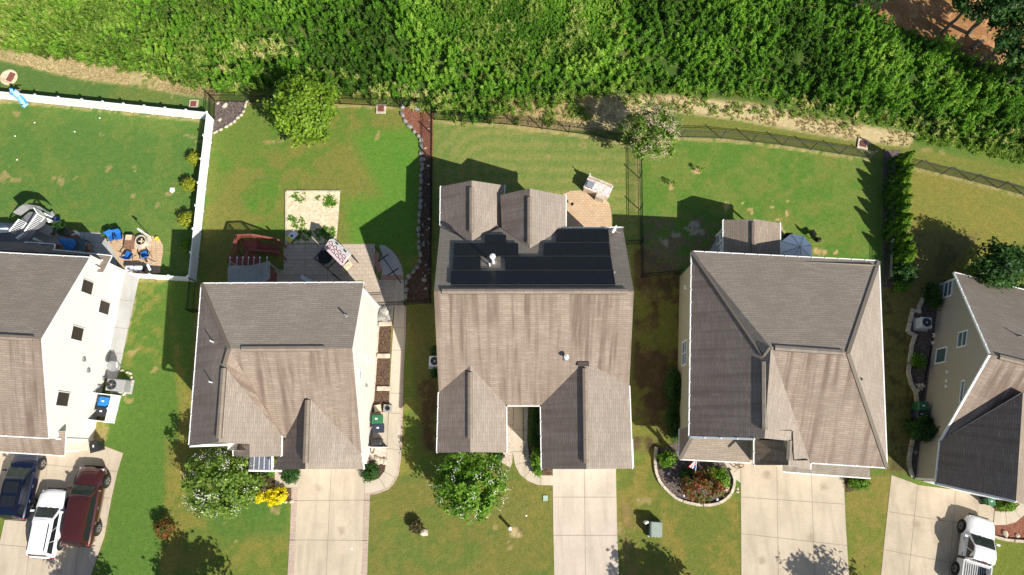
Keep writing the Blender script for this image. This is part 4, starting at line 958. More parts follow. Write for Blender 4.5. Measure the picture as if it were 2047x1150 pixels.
# ---------------- house 4
h4 = empty('hipped_house', W(1570, 700, 0), 'large hip roofed house with pale green siding and gabled back porch', 'house', 'houses in the row')
ze = 5.4; NW, NE_ = W(1383, 503, ze), W(1757, 522, ze); SW = W(1378, 874, ze); SEe = W(1773, 935, ze-.2); rz4 = 8.7
ra4, rb4 = W(1541, 695, rz4), W(1695, 706, rz4); ta, tb = W(1527.5, 714, rz4-.35), W(1528.5, 876, rz4-.35)
pS4 = plane3(ra4, rb4, SEe); S1 = W(1620, 925, ze-.3); s1 = hit(1620, 925, pS4); S1 = s1
pE4 = plane3(ta, tb, S1)
t88 = hit(1578, 881, pE4); t93 = hit(1576, 930, pE4); t9e = hit(1620, 938, pE4)
SWm = W(1508, 877, ze+1.9) 
pW4 = plane3(NW, SW, tb); SWm = hit(1508, 878, pW4)
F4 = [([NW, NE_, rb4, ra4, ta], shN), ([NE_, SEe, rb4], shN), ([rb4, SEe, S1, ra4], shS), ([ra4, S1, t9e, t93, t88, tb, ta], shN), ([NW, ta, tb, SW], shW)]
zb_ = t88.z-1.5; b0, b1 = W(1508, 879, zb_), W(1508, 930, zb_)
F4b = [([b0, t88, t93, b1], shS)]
roof_mesh('roof', F4, h4); roof_mesh('bay_roof', F4b, h4)
zl = 3.0; lr = [W(1566, 943, zl), W(1739, 956, zl), W(1739, 930, zl+.75), W(1566, 915, zl+.75)]
roof_mesh('garage_roof', [(lr, shB)], h4, .14)
pr_ = [W(1359, 918, zl), W(1499, 925, zl), W(1499, 876, zl+.9), W(1385, 872, zl+.9), W(1359, 858, zl)]
pr0 = W(1386, 866, zl+1.1); 
roof_mesh('porch_roof', [([pr_[0], pr_[1], W(1500, 872, zl+1.3), W(1384, 868, zl+1.3)], shA), ([pr_[4], pr_[0], W(1384, 868, zl+1.3), W(1384, 852, zl+1.3)], shA)], h4, .14)
mb = MB(); yS = SW.y+.35
A4 = W(1362, 545)
ft4 = [(A4.x+.0, A4.y), (A4.x-.35, yS), (b0.x+.35, yS), (S1.x-.0, SEe.y+.5), (SEe.x-.4, SEe.y+.45), (NE_.x-.4, NE_.y-.4)]
ft4 = [(NW.x+.4, NW.y-.4), (SW.x+.4, yS), (t88.x+.25, yS), (t88.x+.25, SEe.y+.45), (SEe.x-.4, SEe.y+.45), (NE_.x-.4, NE_.y-.4)]
walls(mb, ft4, F4, green_sid); walls(mb, rect_foot(b0.x+.3, b1.y+.3, t93.x-.05, b0.y+.5), F4b, green_sid, drop=.2); walls(mb, rect_foot(t93.x, b1.y+.3, t9e.x-.3, b0.y+.2), F4, green_sid, drop=.4)
walls(mb, rect_foot(lr[0].x+.3, lr[0].y+.5, lr[1].x-.3, lr[1].y+.9), [(lr, shB)], green_sid); mb.build('wall', h4)
gutter(h4, [[NW, NE_], [NE_, SEe], [SW, NW], [SW, SWm], [SEe, S1], [S1, t9e], [b0, b1], [lr[0], lr[1]], [pr_[0], pr_[1]], [pr_[4], pr_[0]]])
ridge_vent(h4, ra4.lerp(rb4, .05), rb4.lerp(ra4, .06), shB); ridge_vent(h4, ta.lerp(tb, .06), tb.lerp(ta, .1), shB); ridge_vent(h4, t88, t93.lerp(t88, .2), shB)
hipcap(h4, [[NW, ta, ra4], [NE_, rb4, SEe], [pr_[0], W(1384, 872, zl+1.22)]], shB)
vent_pipe(h4, hit(1722, 759, plane3(NE_, SEe, rb4)), .25, .05, plain_lead)
wx = NW.x+.4; vpw = (Vector((-1, 0, 0)), -wx+.0); t_ = Vector((SW.x+.4, yS, 0))-Vector((NW.x+.4, NW.y-.4, 0)); t_.normalize(); on = Vector((t_.y, -t_.x, 0)); on = on if on.x < 0 else -on
vpw = (on, on.dot(Vector((NW.x+.4, NW.y-.4, 0))))
p = hit(1369, 706, vpw); u = Vector((0, 0, .62)); window(h4, [p-t_*.85-u, p+t_*.85-u, p+t_*.85+u, p-t_*.85+u], n=on, split='x', fw=.1)
mb = MB(); p = hit(1371, 575, vpw); mb.box(p+on*.05, (.1, .3, .3), white); mb.build('wall_vent', h4)
for xx in (1364, 1430, 1494):
    mb = MB(); p = W(xx, 916, zl-.2); mb.box((p.x+.15, p.y+.35, 1.4), (.18, .18, 2.8), white); mb.build('porch_post', h4)
garage(h4, lr[0].x+.6, lr[1].x-1.2, lr[0].y+.5, panels=4)
# gabled back porch
zr = 3.9; zE = 3.0; qa, qb = W(1507, 438, zr), W(1507, 510, zr); wa, wb = W(1446, 440, zE), W(1446, 512, zE); ea, eb = W(1559.5, 446, zE), W(1559.5, 518, zE)
roof_mesh('back_porch_roof', [([qa, wa, wb, qb], shA), ([qa, qb, eb, ea], shA)], h4, .14); gutter(h4, [[wa, wb], [ea, eb]]); ridge_vent(h4, qa.lerp(qb, .1), qb)
for k in range(5):
    for X_ in (wa.x+.3, ea.x-.3): mb = MB(); mb.box((X_, wa.y-.3-k*.75, 1.4), (.12, .12, 2.8), white); mb.build('porch_post', h4)
for k in (1, 2): mb = MB(); mb.box((wa.x+.3+(ea.x-wa.x-.6)*k/3, wa.y-.3, 1.4), (.12, .12, 2.8), white); mb.build('porch_post', h4)
for X_ in (wa.x+.3, ea.x-.3): mb = MB(); mb.bar((X_, wa.y-.3, .9), (X_, wb.y+.3, .9), .08, .08, white); mb.build('porch_rail', h4)
mb = MB(); mb.box(((wa.x+ea.x)/2, (wa.y+wb.y)/2, .1), (ea.x-wa.x-.5, wa.y-wb.y-.5, .2), concG); mb.build('porch_floor', h4)
for a_, b_ in ((W(1440, 468, 1.0), W(1445, 462, 2.2)), (W(1436, 497, 1.0), W(1446, 488, 1.6))): mb = MB(); mb.bar(a_, b_, .06, .06, white); mb.build('downspout', h4)

# ---------------- house 5 (right edge)
A5, B5 = W(1879, 570), W(1830, 957); vp5 = vplane(A5, B5); d5 = (A5-B5).normalized(); o5 = Vector((-d5.y, d5.x, 0)); o5 = o5 if o5.x < 0 else -o5
rk5 = (o5, o5.dot(A5+o5*.22)); e5 = -o5
NW5, R5, S5 = hit(1907, 545, rk5), hit(1979, 709, rk5), hit(1880, 882, rk5)
h5 = empty('gabled_house', W(1960, 750, 0), 'grey tan sided house at the right edge with white framed gable windows', 'house', 'houses in the row')
def est(p, d): return p+e5*d
# shadow-side cross gable over the garage: ridge from (2046,800) down to (2032,1000)
pS5 = plane3(R5, est(R5, 10), S5)
gr = hit(2044, 800, pS5); grz = gr.z; print('H5', gr, S5, R5, 'H3', la.z, zw, ra.z, 'H2', RE.z, SE.z, gr0.z); gb = W(2031, 1003, grz+.9); gr = W(2044, 800, grz+.9); gr = gr+(gr-gb).normalized()*.5; gwl = W(1871, 967, S5.z-.1)
pg = plane3(gr, gb, gwl)
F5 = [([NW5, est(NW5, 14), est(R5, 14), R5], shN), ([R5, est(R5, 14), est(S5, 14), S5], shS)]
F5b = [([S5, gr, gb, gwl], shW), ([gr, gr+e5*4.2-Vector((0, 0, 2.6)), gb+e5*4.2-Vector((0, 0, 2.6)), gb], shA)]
roof_mesh('roof', F5, h5); roof_mesh('garage_roof', F5b, h5)
# rear wing
q1, q2, q3, q4 = W(1962, 556, 2.6), W(2110, 587, 2.6), W(2110, 720, 6.5), W(2047, 690, 6.2)
mb = MB(); walls(mb, [A5, B5+d5*2.9, B5+d5*2.9+e5*13, A5+e5*13], F5, tan_sid)
walls(mb, [B5+d5*3.2, B5, B5+e5*(5.6), B5+e5*5.6+d5*3.2], F5b, tan_sid, drop=.2)
mb.build('wall', h5)
gutter(h5, [[NW5, est(NW5, 14)], [S5, gwl], [gwl, gb], [NW5, R5], [R5, S5]])
ridge_vent(h5, est(R5, .6), est(R5, 13))
for (cx_, cy_, hw, hh, sp) in ((1896, 578, .62, .5, 'v'), (1925, 678, .55, .5, 'v'), (1882, 711, .55, .62, None), (1925, 783, .75, .16, None)):
    p = hit(cx_, cy_, vp5); u = Vector((0, 0, hh)); t = d5*hw; window(h5, [p-t-u, p+t-u, p+t+u, p-t+u], n=o5, split='h' if sp else None, fw=.1)
for q_ in ((1895, 744), (1894, 762), (1893, 773), (1866, 686)): mb = MB(); p = hit(q_[0], q_[1], vp5); mb.box(p+o5*.05, (.1, .22, .2), white); mb.build('wall_vent', h5)
mb = MB(); p = hit(1867, 671, vp5); mb.box(p+o5*.06, (.12, .3, .3), white); mb.box(p+o5*.1, (.1, .16, .16), black); mb.build('meter_box', h5)
for p_, z_ in ((B5, 2.5), (A5, 2.2)): mb = MB(); mb.box(p_+Vector((0, 0, z_/2)), (.15, .15, z_), white); mb.build('corner_trim', h5)
gd = MB(); a_, b_ = B5+e5*.5-d5*.03, B5+e5*5.1-d5*.03; gd.bar(a_+Vector((0, 0, 1.1)), b_+Vector((0, 0, 1.1)), .06, 2.2, white); gd.build('garage_door', h5)
vent_pipe(h5, hit(2036, 672, plane3(*F5[0][0][:3])), .4, .05, plain_lead)

# ================================================================== FENCES
def lerp2(a, b, t): return a+(b-a)*t
def fence_run(name, label, px, h=1.25, kind='picket', mat=None, spacing=2.3, group=None, pick=.11):
    P = G(px); root = empty(name, P[0], label, 'fence', group); mat = mat or black
    panel = MB(); last = None
    for a, b in zip(P[:-1], P[1:]):
        d = b-a; l = d.length; n = max(1, round(l/spacing)); u = d/l; nn = Vector((-u.y, u.x, 0))
        for k in range(n+1):
            if k == 0 and last is not None: continue
            p = a+u*l*k/n; m = MB()
            if kind == 'vinyl':
                m.box(p+Vector((0, 0, (h+.06)/2)), (.13, .13, h+.06), vinyl, rz=math.atan2(u.y, u.x)); m.box(p+Vector((0, 0, h+.09)), (.17, .17, .05), vinyl, rz=math.atan2(u.y, u.x))
                m.ring(p, [(.11, h+.115), (.001, h+.17)], vinyl, 4)
            else: m.box(p+Vector((0, 0, (h+.08)/2)), (.06, .06, h+.08), mat); m.box(p+Vector((0, 0, h+.09)), (.085, .085, .03), mat)
            m.build('post', root)
        last = b
        if kind == 'vinyl':
            Z = Vector((0, 0, 1)); panel.bar(a+Z*h/2, b+Z*h/2, .045, h-.08, vinyl); panel.bar(a+Z*(h-.04), b+Z*(h-.04), .07, .1, vinyl); panel.bar(a+Z*.09, b+Z*.09, .07, .12, vinyl)
        else:
            Z = Vector((0, 0, 1))
            for z in (.12, h-.22, h-.04): panel.bar(a+Z*z, b+Z*z, .025, .035, mat)
            k = int(l/pick)
            for i in range(1, k):
                p = a+u*l*i/k; panel.box(p+Z*(h/2+.02), (.016, .016, h-.05), mat)
    panel.build('panel', root); return root
fence_run('vinyl_fence', 'white vinyl privacy fence running round the left back yard', [(-120, 186), (0, 197.5), (183, 216), (427, 240.5), (411, 378), (392, 561)], 1.28, 'vinyl', spacing=1.75)
fence_run('vinyl_fence', 'short white vinyl fence from the cream wall to the yard corner', [(279, 555.5), (390, 563)], 1.28, 'vinyl', spacing=1.6)
fence_run('picket_fence', 'black metal picket fence behind the round green tree', [(429, 240), (430, 203), (504, 205.5), (682, 209), (864, 218)], 1.25)
fence_run('picket_fence', 'black metal picket fence beside the long red mulch strip', [(864, 220), (863.6, 370), (861.5, 607), (757, 612)], 1.25)
fence_run('picket_fence', 'black metal picket fence behind the yard with mowing stripes', [(869, 240), (1030, 251), (1190, 272), (1276, 292)], 1.25)
fence_run('picket_fence', 'black metal picket fence between the solar house yard and the green house yard', [(1277, 294), (1279, 420), (1281, 555), (1356, 548)], 1.25)
fence_run('picket_fence', 'short black fence piece from the solar house corner', [(1242, 490), (1280, 489)], 1.25)
fence_run('picket_fence', 'dark grey metal fence running right from the pink flowering tree', [(1279, 284), (1362, 275), (1441, 277), (1564, 291), (1735, 317)], 1.3, mat=greyfen)
fence_run('picket_fence', 'dark fence hidden in shade beside the arborvitae row', [(1775, 325), (1771, 420), (1766, 560)], 1.2, mat=greyfen)
fence_run('picket_fence', 'dark grey metal fence at the right edge behind the olive lawn', [(1826, 334), (1940, 362), (2047, 391), (2160, 420)], 1.25, mat=greyfen)
fence_run('picket_fence', 'small black gate panel in the shade left of the second house', [(392, 563), (386, 625), (402, 625)], 1.2)

# ================================================================== STONE EDGING
stones('stone_edging', 'pale stones edging the dark corner bed by the white fence', [(494, 204), (490, 216), (484, 229), (466, 246), (446, 258), (426, 269)], stoneM, .42, .2)
stones('stone_edging', 'long wavy row of pale stones beside the red mulch strip', [(804, 216), (807, 238), (825, 260), (838, 275), (843, 290), (842, 340), (841, 393), (838, 440), (838, 485), (841, 510), (838, 530), (822, 549), (813, 560), (812, 580), (813, 604)], stoneG, .5, .25, .04)
stones('stone_edging', 'curved tan stone edging round the bed with the flag', [(1311, 898), (1309, 928), (1317, 960), (1339, 986), (1362, 1001), (1396, 1009), (1428, 1008), (1449, 998), (1462, 983), (1467, 960), (1460, 940)], stoneM, .34, .22, .0, block=True)
stones('stone_edging', 'grey block edging stepping round the air conditioner bed', [(1849, 585), (1837, 611), (1834, 624)], stoneM, .42, .22, 0, sm=3, block=True)
stones('stone_edging', 'grey block edging zigzagging past the air conditioner', [(1834, 624), (1823, 621), (1818, 640), (1812.5, 664), (1827, 671), (1821, 690), (1817, 720), (1814, 745), (1820, 768), (1829, 785), (1831, 802)], stoneM, .42, .22, 0, sm=1, block=True)
stones('stone_edging', 'curved grey edging at the corner by the right driveway', [(1823, 878), (1816, 915), (1817, 935), (1822, 953)], stoneM, .42, .22, 0, block=True)
stones('stone_edging', 'pale edging below the red mulch at the right edge', [(1983, 1072), (2010, 1079), (2047, 1082), (2080, 1080)], stoneM, .34, .2, 0, block=True)
stones('stone_edging', 'small pale stones edging the yellow shrub bed', [(583, 1002), (565, 1004), (550, 1004)], stoneM, .3, .15)
stones('stone_edging', 'tan stones around the air conditioner beside the cream wall', [(245, 742), (262, 748), (264, 765), (258, 780), (245, 790)], stoneM, .32, .15)
def rocks(name, label, px, r, m, cat='rock', h=.5):
    mb = MB()
    p = W(*px)
    for k in range(1): blob(mb, (p.x, p.y, r*h*.5), (r, r*.75, r*h), m, random.uniform(0, 3))
    return tag(mb.build(name), label, cat)
rocks('boulder', 'pale boulder in the flag bed beside the green bush', (1449, 976), .33, stoneM)
rocks('boulder', 'tan boulder in the right edge mulch, left of its neighbour', (2008, 1067), .3, stoneM)
rocks('boulder', 'small pale boulder in the right edge mulch', (2033, 1071), .2, stoneM)
rocks('boulder', 'pale boulder beside the small brown shrub on the front lawn', (848, 1064), .36, stoneM)
rocks('boulder', 'grey boulder in the narrow bed near the right garage', (1829, 904), .22, stoneG)
for i, (px, py, r, w) in enumerate(((450, 212, .28, 'largest white stone lying in the dark corner bed'), (440, 240, .2, 'tan stone low in the dark corner bed'), (436, 207, .16, 'white stone at the top of the dark corner bed'), (846, 490, .2, 'grey stone in the shaded mulch strip beside the solar house'), (848, 560, .25, 'pale stone at the lower end of the mulch strip'), (834, 218, .35, 'grey slab stone at the top end of the red mulch'))):
    rocks('garden_stone', w, (px, py), r, stoneM if i < 3 else stoneG, 'stone')
rng2 = random.Random(3)
for i in range(26):
    t = rng2.uniform(0, 1); mb = MB(); p = W(846+rng2.uniform(-2, 14), 225+t*365); r = rng2.uniform(.07, .16)
    blob(mb, (p.x, p.y, r*.4), (r, r*.7, r*.5), stoneG if i % 2 else stoneM, rng2.uniform(0, 3)); tag(mb.build('loose_stone'), 'small pale stone lying loose in the long red mulch strip', 'stone', 'loose stones in the mulch strip')
mb = MB()
for i, (px, py) in enumerate(((770, 648), (767, 712), (767, 777))):
    mb = MB(); p = W(px, py); mb.box((p.x, p.y, .08), (.98, .34, .16), stoneM, rz=rng2.uniform(-.05, .05))
    tag(mb.build('stone_slab', bevel=.04), ('flat pale stone slab just below the rock pile', 'flat pale stone slab between the two mulch squares', 'flat pale stone slab nearest the green bin')[i], 'stone slab')
mb = MB()
for i in range(16):
    p = W(769+rng2.uniform(-9, 9), 632+rng2.uniform(-14, 12)); r = rng2.uniform(.14, .34); blob(mb, (p.x, p.y, r*.5), (r, r*.8, r*.6), stoneG if i % 3 else stoneM, rng2.uniform(0, 3))
tag(mb.build('rock_pile'), 'heap of grey rocks beside the second house wall', 'rock pile')
mb = MB()
for i in range(12):
    p = W(762+rng2.uniform(-9, 9), 922+rng2.uniform(-5, 5)); r = rng2.uniform(.12, .24); blob(mb, (p.x, p.y, r*.5), (r, r*.7, r*.6), stoneM, rng2.uniform(0, 3))
tag(mb.build('rock_pile'), 'row of tan rocks above the round bush at the garage corner', 'rock pile')
mb = MB()
for i in range(10):
    p = W(1837+rng2.uniform(-6, 8), 776+rng2.uniform(-7, 5)); r = rng2.uniform(.12, .26); blob(mb, (p.x, p.y, r*.5), (r, r*.7, r*.6), stoneM, rng2.uniform(0, 3))
tag(mb.build('rock_pile'), 'small brown rock pile above the green bin by the tan wall', 'rock pile')

# ================================================================== TREES AND SHRUBS
# big green tree in the second back yard
zc = 3.0; c = W(608, 222, zc); tree('broadleaf_tree', 'large round bright green tree against the black back fence', 'tree', (c.x, c.y-.2, 0), c, (2.65, 2.55, 2.3), 11500, 'tree', .17, clumps=150, trunk_r=.14, cr=.17, hollow=.62)
zc = 3.2; c = W(1298, 266, zc); tree('pink_flowering_tree', 'crepe myrtle with pink blossom at the fence corner', 'tree', (c.x, c.y, 0), c, (2.3, 2.2, 2.2), 5600, 'myrtle', .14, clumps=110, trunk_r=.07, stems=5, flowers='flowerP', fl_n=120, cr=.15)
zc = 2.7; c = W(443, 966, zc); tree('white_flowering_tree', 'white blossoming crepe myrtle left of the yellow shrubs', 'tree', (c.x, c.y, 0), c, (2.65, 2.2, 2.1), 7500, 'myrtle', .16, clumps=130, trunk_r=.07, stems=5, flowers='flowerW', fl_n=60, cr=.15)
zc = 2.7; c = W(940, 968, zc); tree('white_flowering_tree', 'white blossoming crepe myrtle in front of the solar panel house', 'tree', (c.x, c.y, 0), c, (2.5, 2.35, 2.1), 8500, 'green', .15, clumps=140, trunk_r=.07, stems=5, flowers='flowerW', fl_n=48, cr=.15)
zc = 2.6; c = W(1998, 532, zc); tree('dark_tree', 'dark bushy tree behind the grey tan house', 'tree', (c.x, c.y, 0), c, (2.1, 1.5, 1.9), 6000, 'dark', .17, clumps=90, trunk_r=.12)
# street trees just beyond the lower edge: their shadows reach the picture
def streettree(sx, sy, r, h, label, dens=1.0):
    g = W(sx, sy); L_ = h/math.tan(SUN_EL); c = Vector((g.x+L_*math.sin(SUN_AZ), g.y-L_*math.cos(SUN_AZ), h))
    tree('street_tree', label, 'tree', (c.x, c.y, 0), c, (r, r, r*.9), int(5200*dens), 'green', .2, clumps=80, trunk_r=.1, cr=.2)
streettree(385, 1160, 2.4, 4.6, 'tree below the picture shading the lawn left of the second driveway')
streettree(175, 1165, 2.2, 4.8, 'tree below the picture shading the left driveway', .8)
streettree(1300, 1165, 2.3, 4.4, 'tree below the picture shading the lawn by the utility box')
streettree(1652, 1180, 2.3, 4.6, 'thin tree below the picture shading the three bay driveway', .45)
# arborvitae row
def arborvitae(xt, yt, h, r):
    tip = W(xt, yt, h); root = empty('arborvitae', (tip.x, tip.y, 0), None, 'conifer', 'arborvitae row along the dark fence')
    mb = MB(); mb.tube((tip.x, tip.y, -.05), (tip.x, tip.y, h*.9), .07, bark, 7, .015); mb.build('trunk', root)
    n = 2600; t = rng.uniform(0, 1, n)**.8; a = rng.uniform(0, 2*math.pi, n); prof = np.clip(1-t, 0, 1)**.72
    lob = 1+.16*np.sin(a*5+t*9)+.1*np.sin(a*9-t*21); q = r*prof*lob*np.sqrt(rng.uniform(.5, 1, n))
    P = np.stack([tip.x+np.cos(a)*q, tip.y+np.sin(a)*q, .1+t*(h-.1)], 1); nr = np.stack([np.cos(a), np.sin(a), np.full(n, .35)], 1)+rng.normal(size=(n, 3))*.4
    ax = np.stack([np.cos(a)*.5, np.sin(a)*.5, np.full(n, 1.)], 1)+rng.normal(size=(n, 3))*.3
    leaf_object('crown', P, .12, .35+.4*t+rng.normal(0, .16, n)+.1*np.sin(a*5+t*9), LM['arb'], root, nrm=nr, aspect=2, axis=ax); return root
AR = [(1829, 303, 3.3), (1824, 330, 3.0), (1822, 348, 3.0), (1824, 369, 3.1), (1825, 390, 3.1), (1823, 409, 3.0), (1822, 429, 3.0), (1822, 450, 3.1), (1823, 470, 2.9), (1828, 503, 3.3), (1826, 487, 2.6)]
AL = ['northernmost arborvitae, nearest the drain box', 'second arborvitae from the top of the row', 'third arborvitae from the top of the row', 'fourth arborvitae from the top of the row', 'fifth arborvitae from the top of the row', 'sixth arborvitae from the top, middle of the row', 'seventh arborvitae from the top of the row', 'fourth arborvitae from the bottom of the row', 'third arborvitae from the bottom of the row', 'largest arborvitae at the bottom end of the row', 'short arborvitae just above the bottom one']
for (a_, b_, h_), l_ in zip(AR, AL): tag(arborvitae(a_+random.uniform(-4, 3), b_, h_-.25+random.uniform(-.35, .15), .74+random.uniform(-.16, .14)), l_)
SH = 'yellow green ball shrubs along the white fence'
shrub('ball_shrub', 'yellow green ball shrub by the white fence, topmost in the yard', 389, 317, 13, .9, 'yg', group=SH)
shrub('ball_shrub', 'yellow green ball shrub, second down along the white fence', 378, 369, 14.5, 1.0, 'yg', group=SH)
shrub('ball_shrub', 'yellow green ball shrub half yellow, third down along the white fence', 375, 438, 15, 1.0, 'yg', group=SH)
shrub('ball_shrub', 'dull green ball shrub in shade, lowest along the white fence', 373, 491, 12, .9, 'green', group=SH)
shrub('round_shrub', 'round green shrub at the garage corner beside the curved walkway', 739, 943, 17, 1.1, 'dark', dens=1.3)
shrub('round_shrub', 'round green shrub beside the garage front left of the driveway', 580, 949, 17, 1.1, 'dark', dens=1.3)
shrub('small_shrub', 'small pale green shrub below the metal porch roof', 538, 944, 9, .5, 'green')
shrub('purple_shrub', 'purple brown loropetalum shrub above the yellow shrub', 524, 965, 18, 1.1, 'brown')
shrub('yellow_shrub', 'larger bright yellow shrub beside the driveway', 551, 992, 23, .9, 'yel', ry=18, dens=1.2)
shrub('yellow_shrub', 'smaller bright yellow shrub touching the white myrtle', 521, 993, 10, .7, 'yel', ry=13)
shrub('small_shrub', 'dark green shrub between the white myrtle and the yellow shrubs', 505, 990, 11, .7, 'dark')
shrub('red_tipped_shrub', 'red tipped shrub alone on the left front lawn', 329, 1056, 19, 1.3, 'red', dens=.8)
shrub('brown_shrub', 'small brown spiky shrub on the lawn beside a boulder', 833, 1053, 13, .8, 'brown', blades=True)
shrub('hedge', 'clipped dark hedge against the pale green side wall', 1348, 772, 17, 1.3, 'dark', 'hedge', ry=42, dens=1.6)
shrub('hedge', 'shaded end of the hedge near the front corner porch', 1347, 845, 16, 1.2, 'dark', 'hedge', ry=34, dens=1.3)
shrub('box_shrub', 'square green shrub left of the flag', 1335, 918, 21, 1.0, 'green', ry=16, dens=1.4)
shrub('round_shrub', 'bright green rounded shrub in the flag bed', 1438, 957, 22, 1.0, 'green', dens=1.5)
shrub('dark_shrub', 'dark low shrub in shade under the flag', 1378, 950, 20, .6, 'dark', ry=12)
zc = 1.3; c = W(1404, 972, zc); tree('red_maple', 'small red leaved maple in the flag bed', 'small tree', (c.x, c.y, 0), c, (1.5, 1.25, 1.1), 1500, 'red', .13, clumps=36, trunk_r=.05, stems=3, cr=.2)
shrub('green_shrub', 'green shrub at the right end of the three bay garage', 1718, 967, 19, .9, 'green', ry=13)
shrub('round_shrub', 'large round dark green shrub beside the tan wall bins', 1841, 858, 31, 2.0, 'dark', dens=2.4, ry=28, size=.11)
shrub('dark_shrub', 'dark shrub below the end of the arborvitae row', 1806, 545, 24, 1.6, 'dark', dens=1.3)
shrub('green_shrub', 'brighter shrub below the dark shrub by the arborvitae end', 1804, 572, 20, .9, 'green', ry=12)
shrub('dark_shrub', 'dark shrub at the back corner of the tan house', 1866, 592, 17, 1.2, 'dark', ry=26)
shrub('leafy_plant', 'leafy green plant in the mulch below the air conditioner', 1835, 723, 15, .7, 'green', 'plant', blades=True)
shrub('round_shrub', 'small bush beside the green bin at the right edge', 2010, 1012, 19, .8, 'green', ry=11)
shrub('round_shrub', 'small round bush above the air conditioner of the solar house', 869, 700, 9, .7, 'dark')
shrub('round_shrub', 'small round bush below the air conditioner of the solar house', 869, 745, 9, .7, 'dark')
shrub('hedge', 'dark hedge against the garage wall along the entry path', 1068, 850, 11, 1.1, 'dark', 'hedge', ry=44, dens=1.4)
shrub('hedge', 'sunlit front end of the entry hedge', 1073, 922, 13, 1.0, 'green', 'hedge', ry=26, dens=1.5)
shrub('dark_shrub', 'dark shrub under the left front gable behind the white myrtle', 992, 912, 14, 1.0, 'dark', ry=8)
shrub('potted_plant_foliage', 'low spiky plant by the shaded paver pots', 214, 466, 8, .6, 'green', 'plant')
# wood at the upper right corner: trees one can tell apart
WG = 'trees of the wood at the upper right corner'
for (px, py, z, r, n, l) in ((2040, 60, 5.0, 2.6, 4200, 'dark tree at the right edge beside the leaning trunk'), (1975, -25, 6.0, 2.7, 3800, 'dark tree at the top right behind the leaning trunk'), (2062, 130, 3.0, 1.9, 2600, 'small dark tree at the right edge below the leaning trunk')):
    c = W(px, py, z); tree('woodland_tree', l, 'tree', (c.x, c.y, 0), c, (r, r, r*.8), n, 'dark', .2, clumps=60, trunk_r=.16, group=WG, cr=.2)
def trunkonly(px0, px1, h, r, label):
    a = W(*px0); b = W(px1[0], px1[1], h); root = empty('pine_tree', a, label, 'tree', WG); mb = MB(); limb(mb, a-Vector((0, 0, .1)), b, r, r*.55, bark, .01, 6)
    for k in range(9):
        t = random.uniform(.35, .95); p = a.lerp(b, t); an = random.uniform(0, 6.3); mb.tube(p, p+Vector((math.cos(an)*.9, math.sin(an)*.9, .25)), .03, bark, 5, .008)
    mb.build('trunk', root)
    top = b; P, tint, q = crown_points(top+Vector((0, 0, 1)), (2.2, 2.2, 1.6), 1800, 30, .5, .22); leaf_object('crown', P, .2, .4+tint, LM['dark'], root)
trunkonly((1936, 67), (2020, -22), 7.5, .2, 'tall pine trunk leaning out over the pine straw')
trunkonly((1711, 14), (1716, -30), 9, .15, 'thin pine trunk at the top edge of the field')
for k, (x0, y0, x1, y1, l) in enumerate(((1943, 98, 1965, 82, 'cut grey log lying on the pine straw'), (1915, 96, 1938, 103, 'pale broken branch lying at the edge of the weeds'))):
    mb = MB(); a = W(x0, y0, .15); b_ = W(x1, y1, .15); mb.tube(a, b_, .15 if k == 0 else .06, bark, 8); tag(mb.build('fallen_log'), l, 'log')

# ================================================================== PIECES ABOUT THE YARDS
def drain(label, px, py, s, apron=True, rz=0):
    p = W(px, py); root = empty('storm_drain', p, label, 'drain'); mb = MB()
    mb.box(p+Vector((0, 0, .06)), (s, s, .12), stoneM, rz=rz); mb.build('frame', root, bevel=.03)
    mb = MB()
    for k in range(7): mb.box(p+Matrix.Rotation(rz, 3, 'Z') @ Vector((-s*.27+s*.09*k, 0, .14)), (s*.05, s*.6, .04), rust, rz=rz)
    mb.box(p+Vector((0, 0, .125)), (s*.62, s*.62, .01), rust, rz=rz); mb.build('grate', root)
p = W(18, 155); root = empty('storm_drain', p, 'round concrete drain ring with red grate at the upper left', 'drain'); mb = MB(); mb.ring(p, [(.72, -.05), (.70, .07), (.52, .09), (.45, .05)], sand, 20); mb.ring(p, [(.5, .05), (.001, .05)], sand, 20); mb.build('apron', root)
mb = MB(); mb.box(p+Vector((.25, -.05, .14)), (.42, .75, .1), rust, rz=-.35); mb.build('grate', root)
drain('small square drain beside the white fence corner', 388, 209, .75); drain('small square drain by the back fence right of the green tree', 762, 219, .8); drain('square drain box with dark opening above the arborvitae row', 1724, 289, .85, rz=-.25)
# play slide over the fence
root = empty('play_slide', W(25, 200), 'bright blue wavy play slide beside the white fence', 'slide'); mb = MB()
pts = [W(20, 184, 1.55), W(27, 184, 1.45), W(36, 190, 1.1), W(43, 199, .65), W(48, 208, .3), W(53, 212, .22)]
for a, b_ in zip(pts[:-1], pts[1:]): mb.bar(a, b_, .42, .05, skyblue)
mb.build('chute', root)
for sg in (-1, 1):
    mb = MB()
    for a, b_ in zip(pts[:-1], pts[1:]): o_ = Vector(((b_-a).y, -(b_-a).x, 0)).normalized()*.23*sg+Vector((0, 0, .06)); mb.bar(a+o_, b_+o_, .06, .14, slideB)
    mb.build('side_rail', root)
mb = MB(); p = W(26, 194); mb.bar(pts[0], Vector((pts[0].x, pts[0].y, 0)), .06, .3, brownwood); mb.bar(W(33, 180, 1.5), W(42, 180, 1.5), .08, .06, brownwood); mb.bar(W(33, 180, 1.5), W(33, 192, 0), .05, .05, brownwood); mb.build('ladder', root)
p = W(345, 381); mb = MB(); mb.prism([(p.x-.18, p.y+.2), (p.x-.18, p.y-.1), (p.x, p.y-.24), (p.x+.2, p.y-.06), (p.x+.16, p.y+.2)], .03, .09, white); tag(mb.build('home_plate'), 'white home plate lying on the left lawn', 'plate')
